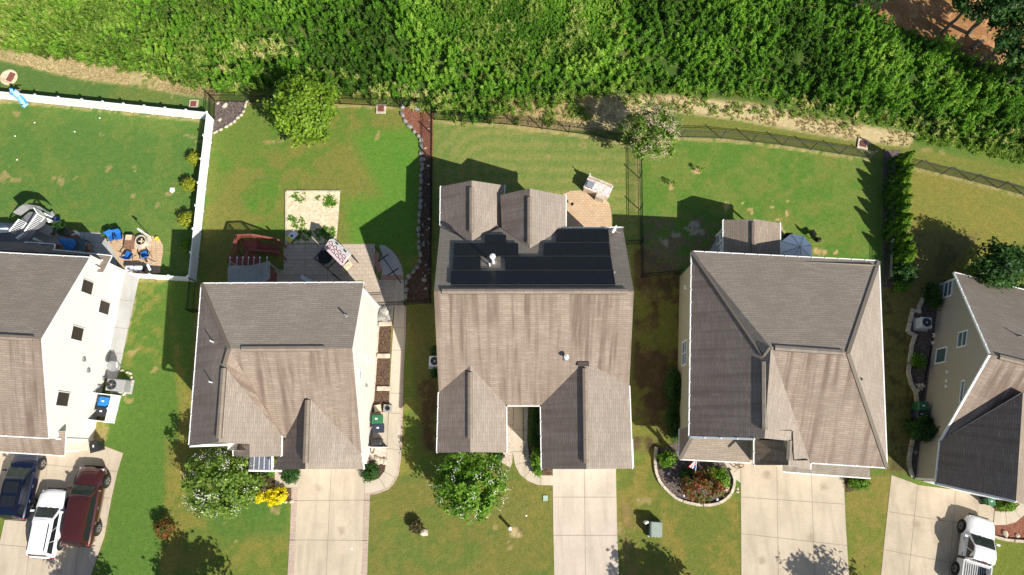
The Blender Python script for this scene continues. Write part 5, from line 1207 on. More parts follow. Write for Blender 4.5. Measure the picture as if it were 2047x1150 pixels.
for (px, py, l_) in ((70, 246, 'below the slide'), (31, 273, 'nearest the left edge, upper one'), (35, 320, 'nearest the left edge, lower one'), (200, 237, 'closest to the top fence'), (150, 264, 'alone in the upper middle')):
    p = W(px, py); mb = MB(); blob(mb, (p.x, p.y, .06), (.07, .07, .06), white, 0, .03); tag(mb.build('golf_ball'), 'tiny white ball on the left back lawn, '+l_, 'ball', 'white balls on the left lawn')
# ---- terrace furniture behind house 1
root = empty('fire_pit', W(286, 484), 'round stone fire pit on the tan terrace', 'fire pit'); p = W(286, 484)
mb = MB(); mb.ring(p, [(.72, .0), (.72, .10), (.45, .12), (.44, .4), (.34, .4), (.32, .1), (.001, .1)], stoneM, 24); mb.build('ring_wall', root); mb = MB(); mb.ring(p+Vector((0, 0, .12)), [(.335, .26), (.32, .26), (.30, .02), (.001, .02)], rubber, 20); mb.build('bowl', root)
mb = MB()
for k in range(4): a = k*1.6; mb.tube(p+Vector((math.cos(a)*.22, math.sin(a)*.22, .2)), p+Vector((-math.cos(a)*.2, -math.sin(a)*.2, .26)), .04, sand, 6)
mb.build('log', root)
root = empty('wooden_chest', W(263, 486), 'wooden slatted chest left of the fire pit', 'chest'); p = W(263, 486, .0); mb = MB()
for k in range(5): mb.box(p+Vector((-.24+.12*k, 0, .24)), (.11, 1.05, .48), brownwood)
mb.build('box', root); mb = MB(); mb.box(p+Vector((0, .3, .5)), (.45, .4, .04), sand); mb.build('tray', root)
def camp_chair(px, py, rz, label, m=bluefab, group=None):
    p = W(px, py); root = empty('camp_chair', p, label, 'chair', group); R = Matrix.Rotation(rz, 3, 'Z'); T = lambda x, y, z: p+R @ Vector((x, y, z))
    mb = MB(); mb.poly([T(-.28, -.26, .42), T(.28, -.26, .42), T(.26, .24, .38), T(-.26, .24, .38)], m); mb.poly([T(-.28, -.26, .40), T(-.26, .24, .36), T(.26, .24, .36), T(.28, -.26, .40)], m); mb.build('seat', root)
    mb = MB(); mb.bar(T(0, .24, .4), T(0, .42, .92), .54, .03, m); mb.build('backrest', root)
    for sx in (-1, 1):
        mb = MB(); mb.bar(T(.33*sx, -.25, .6), T(.33*sx, .3, .62), .07, .03, black); mb.build('armrest', root)
        for y0, y1 in ((-.3, .25), (.3, -.25)): mb = MB(); mb.tube(T(.33*sx, y0, 0), T(.33*sx, y1, .6), .014, black, 6); mb.build('leg', root)
CG = 'blue folding chairs around the fire pit'
camp_chair(262, 513, 2.7, 'blue folding chair below the wooden chest', group=CG); camp_chair(295, 512, -2.8, 'blue folding chair below the fire pit', group=CG)
camp_chair(230, 478, .5, 'blue folding chair at the terrace edge, left of its twin', group=CG); camp_chair(243, 476, .2, 'blue folding chair touching the wooden chest', group=CG)
def grill(px, py, label, g):
    p = W(px, py); root = empty('water_cooler', p, label, 'cart', g); mb = MB(); mb.box(p+Vector((0, 0, .62)), (.62, .42, .3), acW); mb.build('lid', root, bevel=.08); mb = MB(); mb.box(p+Vector((.42, 0, .6)), (.25, .36, .04), black); mb.build('shelf', root)
    for sx in (-1, 1):
        for sy in (-1, 1): mb = MB(); mb.box(p+Vector((.25*sx, .16*sy, .24)), (.05, .05, .48), black); mb.build('leg', root)
grill(268, 541, 'pale grey grill cart in the fence shade, left one', 'grill carts by the white fence'); grill(285, 541, 'pale grey grill cart in the fence shade, right one', 'grill carts by the white fence')
p = W(302, 474); root = empty('garden_lamp', p, 'white lamp on a bent pole at the terrace edge', 'lamp'); mb = MB(); mb.tube(p, p+Vector((-.05, .05, 2.0)), .03, white, 8); mb.bar(p+Vector((-.05, .05, 2.0)), p+Vector((.3, -.2, 2.05)), .05, .05, white); mb.build('pole', root); mb = MB(); mb.box(p+Vector((.2, -.12, 2.0)), (.4, .14, .1), white, rz=-.6); mb.build('lamp_head', root)
p = W(312, 544); root = empty('garden_lamp', p, 'white lamp on a leaning pole by the short fence', 'lamp'); mb = MB(); mb.tube(p+Vector((-.1, .8, 0)), p+Vector((0, .2, 1.2)), .03, white, 8); mb.build('pole', root); mb = MB(); mb.box(p+Vector((.05, .05, 1.2)), (.16, .5, .1), white, rz=.5); mb.build('lamp_head', root)
p = W(316, 479); mb = MB(); mb.ring(p, [(.13, 0), (.17, .22), (.14, .22), (.13, .16), (.001, .16)], yellow, 16); tag(mb.build('bucket'), 'small yellow bucket at the terrace corner', 'bucket')
# closed blue parasol with table
p = W(156, 497); root = empty('closed_parasol', p, 'folded blue parasol in the shade behind the cream house', 'parasol'); mb = MB(); mb.tube(p, p+Vector((0, 0, 2.3)), .03, alum, 8); mb.build('pole', root); mb = MB()
mb.ring(p, [(.04, 2.45), (.16, 2.1), (.42, 1.2), (.5, 1.1), (.3, 1.12)], bluefab, 9, 1, 1); i0 = 0
mb.build('canopy', root)
p = W(163, 495); root = empty('patio_table', p, 'glass topped patio table by the folded blue parasol', 'table'); mb = MB(); mb.box(p+Vector((0, 0, .72)), (1.3, .9, .03), glass); mb.build('tabletop', root)
for sx in (-1, 1):
    for sy in (-1, 1): mb = MB(); mb.box(p+Vector((.6*sx, .4*sy, .35)), (.05, .05, .7), black); mb.build('leg', root)
def patio_chair(px, py, rz, label, g=None, m=brownwood):
    p = W(px, py); root = empty('patio_chair', p, label, 'chair', g); R = Matrix.Rotation(rz, 3, 'Z'); T = lambda x, y, z: p+R @ Vector((x, y, z))
    mb = MB(); mb.box(T(0, 0, .42), (.5, .48, .05), m, rz=rz); mb.build('seat', root); mb = MB(); mb.box(T(0, .26, .7), (.5, .05, .5), m, rz=rz); mb.build('backrest', root)
    for sx in (-1, 1):
        for sy in (-1, 1): mb = MB(); mb.box(T(.22*sx, .2*sy, .2), (.04, .04, .4), black, rz=rz); mb.build('leg', root)
CG = 'brown patio chairs behind the cream house'
patio_chair(156, 478, .6, 'brown patio chair above the glass table', CG); patio_chair(183, 500, -1.4, 'brown patio chair right of the glass table', CG); patio_chair(128, 499, 1.5, 'brown patio chair left of the folded parasol', CG)
mb = MB(); p = W(155, 470); mb.box(p+Vector((0, 0, .3)), (.42, .3, .6), white, rz=.4); tag(mb.build('side_table', bevel=.03), 'small white side table above the brown chair', 'table')
p = W(135, 467); root = empty('potted_plant', p, 'large leafy plant in a round blue grey pot', 'potted plant'); mb = MB(); mb.ring(p, [(.25, 0), (.38, .5), (.34, .52), (.3, .42), (.001, .42)], greydeck, 18); mb.build('pot', root)
P, tint, q = crown_points(p+Vector((-.2, .15, .9)), (.55, .5, .45), 300, 20, .5, .3); leaf_object('foliage', P, .12, .4+tint, LM['dark'], root)
# deck with curved railings
deck = empty('garden_deck', W(60, 470), 'dark grey garden deck with white baluster stairs behind the cream house', 'deck'); mb = MB(); zd = 1.5
dk = [W(28, 452, zd), W(45, 436, zd), (W(58, 424, zd)), W(82, 424, zd), W(90, 435, zd), W(62, 475, zd), W(48, 490, zd), W(-40, 492, zd), W(-40, 470, zd)]
mb.prism([(q.x, q.y) for q in dk], zd-.2, zd, greydeck); mb.build('platform', deck)
def rail(parent, a, b, h=.95, bal=.14, m=white):
    mb = MB(); Z = Vector((0, 0, 1)); mb.bar(a+Z*h, b+Z*h, .09, .06, m); mb.bar(a+Z*.12, b+Z*.12, .06, .06, m); n = max(2, int((b-a).length/bal))
    for k in range(n+1): p = a.lerp(b, k/n); mb.bar(p+Z*.1, p+Z*h, .04, .04, m)
    mb.build('railing', parent)
rail(deck, W(84, 424, zd), W(93, 437, zd)); rail(deck, W(90, 437, zd), W(66, 470, zd*.6)); rail(deck, W(55, 447, zd), W(36, 470, zd*.8)); rail(deck, W(64, 474, zd*.6), W(50, 484, zd*.6)); 
mb = MB()
for a, b_ in (((33, 428), (52, 414)), ((52, 414), (62, 413)), ((62, 413), (86, 417)), ((86, 417), (99, 427))): mb.bar(W(*a, zd+.5), W(*b_, zd+.5), .05, .8, acG)
mb.build('screen_wall', deck)
for q_ in ((30, 450), (85, 426), (92, 437), (60, 474)): mb = MB(); p = W(*q_, zd); mb.box((p.x, p.y, zd/2-.1), (.14, .14, zd-.1), white); mb.build('post', deck)
mb = MB()
for k in range(7): a = W(88, 445, 0).lerp(W(106, 468, 0), k/6*0); p = W(84-k*3.4, 447+k*4.2, zd-.1-k*.16); mb.box(p, (.9, .25, .05), greydeck, rz=.9)
mb.build('stairs', deck)
p = W(100, 463, 0); mb = MB(); mb.box(p+Vector((0, 0, .3)), (1.5, .75, .6), concG, rz=-.35); tag(mb.build('storage_box', bevel=.05), 'grey storage box below the deck stairs', 'box')
p = W(112, 440, 0); mb = MB()
for k in range(7): q_ = p+Vector((random.uniform(-.4, .4), random.uniform(-.4, .4), .25)); blob(mb, q_, (.25, .2, .3), (acW, navyfab, acG)[k % 3], k, .3)
tag(mb.build('garden_clutter'), 'heap of grey and white garden things beside the deck', 'clutter')
p = W(8, 472, 0); mb = MB(); mb.box(p+Vector((0, 0, .45)), (1.5, 1.1, .9), white); mb.box(p+Vector((-.1, .1, .93)), (1.1, .8, .06), teal); tag(mb.build('hot_tub'), 'small white tub with teal cover at the left edge', 'tub')
p = W(32, 474, 0); mb = MB(); mb.box(p+Vector((0, 0, 1.6)), (1.1, .4, .3), white, rz=.05); tag(mb.build('grill_cover', bevel=.1), 'white covered grill on the deck', 'grill')
# ---- beside house 1
def ac(px, py, rz, label, s=(.85, .85, .8), m=acG, fan=(0, 0), fr=.3, tilt=None):
    p = W(px, py, s[2]); p.z = 0; root = empty('air_conditioner', p, label, 'air conditioner', 'air conditioners beside the houses'); mb = MB(); mb.box(p+Vector((0, 0, s[2]/2+.04)), (s[0], s[1], s[2]), m, rz=rz); mb.build('case', root, bevel=.05)
    mb = MB(); mb.box(p+Vector((0, 0, .02)), (s[0]+.25, s[1]+.2, .1), concG, rz=rz); mb.build('pad', root)
    R = Matrix.Rotation(rz, 3, 'Z'); c = p+R @ Vector((fan[0], fan[1], s[2]+.055)); mb = MB(); mb.ring(c, [(fr, 0), (.001, 0)], rubber, 20)
    for k in range(5): a = k*1.257; mb.bar(c+Vector((0, 0, .01)), c+Vector((math.cos(a)*fr*.9, math.sin(a)*fr*.9, .01)), .1, .01, greyfen)
    for rr in (.33, .66, .98): mb.ring(c, [(fr*rr, .03), (fr*rr-.015, .03)], black, 20)
    mb.ring(c, [(fr*.2, .02), (.001, .03)], m, 12); mb.build('fan', root)
ac(231, 770, -.08, 'pale grey air conditioner against the cream wall', (1.35, .85, .95), acG, (-.28, 0), .36)
ac(1852, 645, -.1, 'pale air conditioner with round fan by the tan wall', (.8, .8, .85), acW, (0, 0), .32)
ac(869, 722, 0, 'air conditioner between two small bushes by the solar house', (.8, .75, .8), acW, (0, 0), .3)
p = W(240, 735); root = empty('satellite_dish', p, 'grey satellite dish on a short post above the air conditioner', 'dish'); mb = MB(); mb.tube(p+Vector((.1, .1, 0)), p+Vector((.1, .1, .9)), .03, alum, 8); mb.build('pole', root)
mb = MB(); R_ = Vector((.2, -.5, .8)).to_track_quat('Z', 'Y').to_matrix(); mb.ring((0, 0, 0), [(.001, -.06), (.25, -.03), (.42, .05)], plain_lead, 16); mb.v = [p+Vector((0, 0, .95))+R_ @ v for v in mb.v]; mb.build('dish', root); mb = MB(); mb.bar(p+Vector((.3, -.1, .95)), p+Vector((.42, .25, 1.3)), .06, .06, white); mb.build('feed_arm', root)
# white bin store with two bins
rz = -.12; p = W(212, 816); root = empty('bin_store', p, 'white fenced bin enclosure against the cream wall', 'enclosure'); R = Matrix.Rotation(rz, 3, 'Z')
for (x_, y_, sx, sy) in ((.85, 0, .06, 1.9), (0.0, .95, 1.7, .06), (0.0, -.95, 1.7, .06)): mb = MB(); mb.box(p+R @ Vector((x_, y_, .6)), (sx, sy, 1.2), vinyl, rz=rz); mb.build('panel', root)
for (x_, y_) in ((.85, .95), (.85, -.95), (.85, 0)): mb = MB(); mb.box(p+R @ Vector((x_, y_, .64)), (.12, .12, 1.28), vinyl, rz=rz); mb.build('post', root)
def bin_(px, py, m, label, rz=0, s=1.0, wheels=True, h=1.0):
    p = W(px, py, h*s); p.z = 0; root = empty('wheelie_bin', p, label, 'bin'); R = Matrix.Rotation(rz, 3, 'Z'); T = lambda x, y, z: p+R @ Vector((x*s, y*s, z*s))
    mb = MB(); b0 = [T(-.24, -.27, .04), T(.24, -.27, .04), T(.24, .25, .04), T(-.24, .25, .04)]; b1 = [T(-.3, -.36, h-.06), T(.3, -.36, h-.06), T(.3, .33, h-.06), T(-.3, .33, h-.06)]
    for i in range(4): mb.poly([b0[i], b0[(i+1) % 4], b1[(i+1) % 4], b1[i]], m)
    mb.poly(b0[::-1], m); mb.build('body', root)
    mb = MB(); l0 = [T(-.33, -.40, h-.06), T(.33, -.40, h-.06), T(.33, .36, h-.06), T(-.33, .36, h-.06)]; l1 = [T(-.26, -.32, h+.05), T(.26, -.32, h+.05), T(.26, .3, h+.05), T(-.26, .3, h+.05)]
    for i in range(4): mb.poly([l0[i], l0[(i+1) % 4], l1[(i+1) % 4], l1[i]], m)
    mb.poly(l1, m); mb.poly(l0[::-1], m); mb.box(T(0, 0, h+.056), (.3*s, .24*s, .012), m, rz=rz); mb.build('lid', root)
    mb = MB(); mb.box(T(0.02, .02, h+.065), (.10*s, .16*s, .006), white, rz=rz); mb.build('sticker', root)
    mb = MB(); mb.tube(T(-.24, .42, h-.08), T(.24, .42, h-.08), .02, m, 6); mb.build('handle', root)
    for sx in (-1, 1): mb = MB(); mb.tube(T(.22*sx, .3, .12), T(.28*sx, .3, .12), .12*s, rubber, 12); mb.build('wheel', root)
bin_(207, 803, binBl, 'bright blue wheelie bin inside the white enclosure', -.12+1.57, 1.05); bin_(203, 823, binK, 'black wheelie bin below the blue one in the enclosure', -.12+1.57, 1.1)
bin_(187, 893, binK, 'dark bin with teal front at the driveway corner', .3, 1.0)
bin_(753, 838, binG, 'green wheelie bin beside the walkway of the second house', 1.57, 1.05); bin_(756, 856, binN, 'navy wheelie bin just below the green one', 1.6, 1.0)
bin_(1846, 812, binG, 'green wheelie bin above the large round shrub', 1.5, 1.05); bin_(1843, 829, binN, 'navy wheelie bin between the green bin and the round shrub', 1.5, 1.0)
bin_(1982, 1003, binG, 'green bin at the garage front by the right driveway', 1.57, .8)
mb = MB(); p = W(157, 889); mb.ring(p, [(.14, 0), (.16, .3), (.1, .34), (.001, .34)], black, 12); tag(mb.build('small_pot'), 'small black pot under the cream house corner', 'pot')
# ---- second house: deck, awning, poles, canopy, board
dk2 = empty('stained_deck', W(520, 500), 'red stained wooden deck landing with stairs behind the second house', 'deck'); zd = 1.1
mb = MB(); mb.prism([(q.x, q.y) for q in (W(483, 482, zd), W(514, 480, zd), W(512, 505, zd), W(486, 507, zd))], zd-.18, zd, redwood); mb.build('landing', dk2)
mb = MB()
for k in range(8): a = W(515+k*6.2, 484+k*.8, zd-.12-k*.11); c_ = W(514+k*6.2, 503+k*.8, zd-.12-k*.11); mb.bar(a, c_, .24, .04, redwood)
mb.build('stairs', dk2)
for a, b_ in ((W(480, 510, zd), W(482, 478, zd)), (W(482, 478, zd), W(512, 477, zd)), (W(512, 477, zd), W(563, 486, .1)), (W(508, 506, zd), W(562, 511, .1)), (W(482, 480, zd), W(464, 530, zd)), (W(506, 506, zd), W(496, 530, zd))):
    mb = MB(); Z = Vector((0, 0, 1)); mb.bar(a+Z*.95, b_+Z*.95, .12, .05, redwood); mb.bar(a+Z*.1, b_+Z*.1, .05, .06, redwood); n = int((b_-a).length/.16)
    for k in range(n+1): q_ = a.lerp(b_, k/n); mb.bar(q_+Z*.1, q_+Z*.95, .04, .04, redwood)
    mb.build('railing', dk2)
for q_ in ((482, 478), (512, 477), (480, 508), (563, 486), (563, 511)): mb = MB(); p = W(*q_); mb.box(W(q_[0], q_[1], 1.1).xy.to_3d()+Vector((0, 0, 1.0)), (.1, .1, 2.0), redwood); mb.build('post', dk2)
mb = MB(); mb.prism([(q.x, q.y) for q in (W(462, 512, zd), W(510, 508, zd), W(552, 545, zd), W(552, 568, zd), W(458, 568, zd))], zd-.18, zd-.01, redwood); mb.build('platform', dk2)
aw = empty('canvas_awning', W(500, 560), 'beige canvas awning over the red deck', 'awning'); mb = MB(); za = 3.0
A_ = [W(455, 536, za-.1), W(459, 531, za), W(500, 531, za), W(540, 522, za+.1), W(540, 557, za-.2), W(525, 566, za), W(456, 580, za-.1)]
cc_ = sum(A_, Vector())/len(A_)-Vector((0, 0, .12))
for i in range(len(A_)): mb.poly([A_[i], A_[(i+1) % len(A_)], cc_], canvas)
mb.build('canvas', aw, smooth=True)
for k, px in enumerate((460, 474, 485.5, 497, 508, 519.5, 534)):
    a = W(px, 515, 3.15); mb = MB(); mb.bar(a, Vector((a.x, a.y-1.6, 3.05)), .05, .05, acG); mb.box(a, (.08, .10, .06), white); mb.build('rafter', aw)
for px in (460, 534): mb = MB(); a = W(px, 520, 3.1); mb.box((a.x, a.y-.1, 1.5), (.09, .09, 3.0), acG); mb.build('post', aw)
cn = empty('grill_canopy', W(682, 515), 'pink and white striped hardtop canopy with black half ring pattern', 'canopy'); zc_ = 2.3
a0, a1, a2, a3 = W(648, 496, zc_), W(667, 477, zc_), W(703, 509, zc_), W(684, 533, zc_-.1); up = Vector((0, 0, .45)); r0_, r1_ = a0.lerp(a1, .72)+up, a3.lerp(a2, .72)+up
mb = MB(); mb.poly([a0, a3, r1_, r0_], pinkfab); mb.build('front_slope', cn); mb = MB(); mb.poly([a1, r0_, r1_, a2], white); mb.poly([a0, r0_, a1], pinkfab); mb.poly([a3, a2, r1_], pinkfab); mb.build('back_slope', cn)
u_ = (a3-a0); v_ = (r0_-a0); nn_ = u_.cross(v_).normalized(); nn_ = nn_ if nn_.z > 0 else -nn_
mb = MB()
for i in range(4):
    for j in range(2):
        c_ = a0+u_*(.14+.235*i)+v_*(.3+.42*j)+nn_*.015; R1 = u_.normalized()*.22; R2 = v_.normalized()*.24; pv = None
        for k in range(9): t = math.pi*k/8; q_ = c_+R1*math.cos(t)*.8+R2*math.sin(t); (mb.bar(pv, q_, .045, .012, black) if pv else None); pv = q_
        mb.bar(c_-R1*.8, c_+R1*.8, .04, .012, black)
mb.build('printed_pattern', cn)
for a in (a0, a1, a2, a3): mb = MB(); mb.box((a.x, a.y, zc_/2), (.06, .06, zc_), black); mb.build('post', cn)
for j in (.3, .75): mb = MB(); mb.box(r0_.lerp(r1_, j).lerp(a1.lerp(a2, j), .45)+Vector((0, 0, .02)), (.18, .22, .03), black, rz=.7); mb.build('vent_hatch', cn)
# black framed swing / table beside the canopy
sw = empty('patio_table_set', W(655, 525), 'round black table in the shade under the canopy', 'table'); p = W(655, 519); mb = MB(); mb.ring(p, [(.001, .74), (.55, .74), (.55, .70), (.001, .70)], black, 20); mb.build('tabletop', sw); mb = MB(); mb.tube(p, p+Vector((0, 0, .7)), .05, black, 8); mb.ring(p, [(.3, 0), (.25, .04), (.05, .06)], black, 12); mb.build('base', sw)
st = empty('steel_frame', W(650, 530), 'low black steel frame lying across the shaded pavers', 'frame')
for a, b_ in (((629, 517), (648, 495)), ((629, 517), (646, 530)), ((637, 523), (655, 506)), ((646, 530), (664, 515)), ((655, 537), (672, 522)), ((646, 530), (680, 560)), ((664, 548), (680, 560))): mb = MB(); mb.bar(W(*a, .5), W(*b_, .5), .06, .06, black); mb.build('bar', st)
for q_ in ((629, 517), (648, 495), (680, 560)): mb = MB(); p = W(*q_, .5); mb.box((p.x, p.y, .25), (.05, .05, .5), black); mb.build('leg', st)
ben = empty('bench', W(698, 537), 'small tan bench beside the striped canopy', 'bench'); p = W(696, 536); mb = MB(); mb.box(p+Vector((0, 0, .45)), (.85, .42, .06), sand, rz=.75); mb.build('seat', ben)
for s_ in (-1, 1): mb = MB(); mb.box(p+Matrix.Rotation(.75, 3, 'Z') @ Vector((.35*s_, 0, .21)), (.07, .36, .42), brownwood, rz=.75); mb.build('leg', ben)
tr = empty('metal_trellis', W(775, 525), 'black metal pole frame with two crossbars over the curved slab', 'frame'); P0, P1 = W(749, 492, .6), W(799, 562, .6)
mb = MB(); mb.bar(P0, P1, .07, .07, black); mb.build('long_bar', tr)
for t in (.34, .74):
    q_ = P0.lerp(P1, t); d_ = (P1-P0).normalized(); n_ = Vector((-d_.y, d_.x, 0)); mb = MB(); mb.bar(q_-n_*.48, q_+n_*.48, .07, .07, black); mb.build('crossbar', tr)
for q_ in (P0, P1): mb = MB(); mb.box((q_.x, q_.y, .3), (.05, .05, .6), black); mb.build('leg', tr)
cb = empty('toss_board', W(583, 473), 'yellow and white toss game board in the shaded sand', 'game board'); p = W(583, 473, .12); mb = MB(); mb.box(p, (.55, .95, .06), white, rz=-.7); mb.build('board', cb); mb = MB(); mb.box(p+Matrix.Rotation(-.7, 3, 'Z') @ Vector((0, -.3, .035)), (.54, .34, .01), yellow, rz=-.7); mb.build('painted_end', cb)
mb = MB(); mb.ring(p+Vector((.02, .05, .035)), [(.1, .004), (.001, .004)], black, 12); mb.build('hole', cb)
mb = MB()
for a, b_ in (((572, 383), (572, 488)), ((572, 383), (681, 383))): mb.bar(W(*a, .06), W(*b_, .06), .12, .14, stoneM)
tag(mb.build('timber_edging'), 'pale timber edging on two sides of the sand pit', 'edging')
gr_ = empty('charcoal_grill', W(755, 879), 'black covered grill by the bins of the second house', 'grill'); p = W(757, 884); mb = MB(); mb.box(p+Vector((0, 0, .55)), (.75, .5, .9), binK, rz=.1); mb.build('cover', gr_, bevel=.12); mb = MB(); mb.box(p+Vector((.1, -.38, .5)), (1.2, .05, .9), white); mb.build('board', gr_)
mb = MB(); pts_ = smoothline([W(742, 890, .05), W(741, 902, .05), W(745, 906, .05), W(748, 898, .05), W(747, 888, .05)], 5)
for a, b_ in zip(pts_[:-1], pts_[1:]): mb.tube(a, b_, .025, black, 6)
tag(mb.build('garden_hose'), 'loop of dark garden hose on the pebbles', 'hose')
p = W(768, 817); mb = MB(); mb.box(p+Vector((-.45, 0, .12)), (.5, .5, .24), sand, rz=.2); mb.box(p+Vector((.3, 0, .15)), (.6, .5, .3), acG, rz=-.1); mb.tube(p+Vector((.3, 0, .3)), p+Vector((.3, 0, .36)), .18, black, 12); tag(mb.build('clutter_boxes'), 'small tan and grey boxes above the green bin', 'boxes')
# ---- solar house patio: masonry kitchen
ok = empty('outdoor_kitchen', W(1193, 375), 'pale stone outdoor kitchen counter with built in grill', 'outdoor kitchen'); p = W(1196, 374, .9); p.z = 0; rz = -.42; R = Matrix.Rotation(rz, 3, 'Z'); T = lambda x, y, z: p+R @ Vector((x, y, z))
mb = MB(); mb.box(T(0, 0, .45), (2.0, .95, .9), stoneM, rz=rz); mb.build('base', ok); mb = MB(); mb.box(T(0, 0, .93), (2.1, 1.05, .06), plain('marbled_top', (.62, .52, .48), .5, var=.5, vs=5), rz=rz); mb.build('counter', ok, bevel=.01)
mb = MB(); mb.box(T(-.62, -.12, 1.05), (.6, .5, .2), alum, rz=rz); mb.box(T(-.62, -.36, .99), (.6, .08, .08), black, rz=rz); mb.build('grill', ok, bevel=.04); mb = MB(); mb.box(T(0, .42, 1.08), (2.0, .16, .28), stoneM, rz=rz); mb.build('back_ledge', ok)
mb = MB(); mb.tube(T(-.95, .5, 0), T(-.95, .5, 1.5), .04, white, 8); mb.build('pipe', ok); mb = MB(); mb.box(T(.45, -.62, .4), (.7, .3, .8), stoneM, rz=rz); mb.build('side_step', ok)
p = W(1143, 412); pl_ = empty('path_light', p, 'small dark path light on the paver patio', 'lamp'); mb = MB(); mb.tube(p, p+Vector((0, 0, .5)), .02, black, 6); mb.build('pole', pl_); mb = MB(); mb.ring(p, [(.12, .48), (.001, .56)], black, 10); mb.build('lamp_shade', pl_)
# ---- parasol of the green house
p = W(1594, 497, 2.2); p.z = 0; um = empty('open_parasol', p, 'open pale lilac parasol beside the gabled back porch', 'parasol'); mb = MB(); mb.tube(p, p+Vector((0, 0, 2.4)), .03, alum, 8); mb.build('pole', um)
mb = MB(); i0 = 0; apex = p+Vector((0, 0, 2.75)); R8 = [p+Vector((1.22*math.cos(math.pi*k/4+.25), 1.22*math.sin(math.pi*k/4+.25), 2.0)) for k in range(8)]
for k in range(8): a, b_ = R8[k], R8[(k+1) % 8]; mid = (a+b_)/2*.0+(a+b_)/2-Vector((0, 0, -.02)); mb.poly([apex, a, b_], lilac); mb.poly([a, a-Vector((0, 0, .12)), b_-Vector((0, 0, .12)), b_], lilac)
mb.build('canopy', um)
mb = MB()
for k in range(8): mb.bar(apex+Vector((0, 0, .005)), R8[k]+Vector((0, 0, .012)), .045, .014, acG)
mb.build('rib', um) if False else mb.build('seam', um)
for k_, (px, py, l) in enumerate(((1570, 480, 'black patio chair in shade left of the parasol'), (1620, 470, 'black patio chair right of the lilac parasol'))): patio_chair(px, py, k_*2, l, 'black chairs by the parasol', black)
p = W(1634, 481); mb = MB(); mb.box(p+Vector((0, 0, .2)), (.28, .28, .4), black); tag(mb.build('planter_box', bevel=.03), 'small black cube planter right of the parasol', 'planter')
# flag
fl = empty('house_flag', W(1390, 915), 'small stars and stripes flag hanging at the corner porch', 'flag'); zf = 2.0; a = W(1393, 918, 2.6); b_ = W(1386, 934, zf); mb = MB(); mb.tube(a, W(1390, 945, 1.6), .018, white, 6); mb.build('pole', fl)
F_ = [W(1386, 921, 2.45), W(1393, 921, 2.4), W(1392, 940, 1.75), W(1384, 938, 1.8)]; F_[3] = W(1376, 933, 1.9); F_[0] = W(1390, 919, 2.5)
def fp(u, v): return F_[0].lerp(F_[1], u).lerp(F_[3].lerp(F_[2], u), v)+Vector((0, 0, .03*math.sin(u*9+v*4)))
mb = MB()
for s_ in range(7):
    for t in range(6):
        u0, u1, v0, v1_ = s_/7, (s_+1)/7, t/6, (t+1)/6; mat_ = flagB if (s_ >= 4 and t >= 3) else (flagR if s_ % 2 == 0 else flagW); mb.poly([fp(u0, v0), fp(u1, v0), fp(u1, v1_), fp(u0, v1_)], mat_)
mb.build('cloth', fl)
wr = empty('bicycle_wheel_planter', W(1472, 932), 'round wire wreath stand on the entry path corner', 'planter'); p = W(1474, 932); mb = MB()
for k in range(14): t0, t1 = k/14*6.283, (k+1)/14*6.283; mb.tube(p+Vector((.32*math.cos(t0), .15*math.sin(t0), .4+.4*math.sin(t0))), p+Vector((.32*math.cos(t1), .15*math.sin(t1), .4+.4*math.sin(t1))), .035, brownwood, 6)
mb.build('ring', wr); mb = MB(); mb.tube(p, p+Vector((0, 0, .4)), .04, brownwood, 6); mb.build('stand', wr)
for (px, py, l) in ((1365, 990, 'small pale garden light at the lower left of the flag bed'), (1431, 998, 'small pale garden light at the lower right of the flag bed'), (1335, 947, 'dark garden light at the left of the flag bed')):
    p = W(px, py); g_ = empty('garden_light', p, l, 'lamp'); mb = MB(); mb.tube(p, p+Vector((0, 0, .35)), .02, black, 6); mb.build('stake', g_); mb = MB(); mb.ring(p, [(.1, .33), (.08, .42), (.001, .44)], acW, 10); mb.build('lamp_shade', g_)
# ---- utility boxes on the lawns
tf = empty('transformer_box', W(1310, 1062), 'grey green transformer box with black and white striped base', 'transformer'); p = W(1311, 1058, .8); p.z = 0; rz = -.06
mb = MB(); mb.box(p+Vector((0, 0, .42)), (.84, 1.02, .84), trD, rz=rz); mb.build('cabinet', tf); mb = MB(); mb.box(p+Vector((.03, -.02, .87)), (.78, .98, .07), trG, rz=rz); mb.build('lid', tf, bevel=.015)
mb = MB(); mb.box(p+Vector((-.38, .02, .90)), (.12, .98, .04), trD, rz=rz); mb.build('hinge_strip', tf)
mb = MB(); R = Matrix.Rotation(rz, 3, 'Z')
for k in range(9): mb.bar(p+R @ Vector((-.46+.105*k, -.57, .30)), p+R @ Vector((-.40+.105*k, -.57, .06)), .05, .02, flagW if k % 2 else black)
for k in range(10): mb.bar(p+R @ Vector((.475, -.5+.105*k, .30)), p+R @ Vector((.475, -.56+.105*k, .06)), .05, .02, flagW if k % 2 else black)
mb.box(p+R @ Vector((0.01, -.53, .18)), (.95, .05, .3), flagW, rz=rz); mb.box(p+R @ Vector((.445, 0, .18)), (.04, 1.05, .3), flagW, rz=rz); mb.build('striped_base', tf)
def whitepipe(px, py, h, r, label, name='marker_post'):
    p = W(px, py); g_ = empty(name, p, label, 'post'); mb = MB(); mb.tube(p, p+Vector((0, 0, h)), r, white, 12); mb.build('pipe', g_); mb = MB(); mb.ring(p, [(r*1.25, h-.03), (r*1.2, h+.02), (.001, h+.05)], white, 12); mb.build('cap', g_)
whitepipe(1020, 1055, .85, .10, 'white standpipe with round cap in the middle front lawn'); whitepipe(1287, 1044, .75, .07, 'white pipe pair beside the transformer, left one'); whitepipe(1290, 1042, .82, .07, 'white pipe pair beside the transformer, right one')
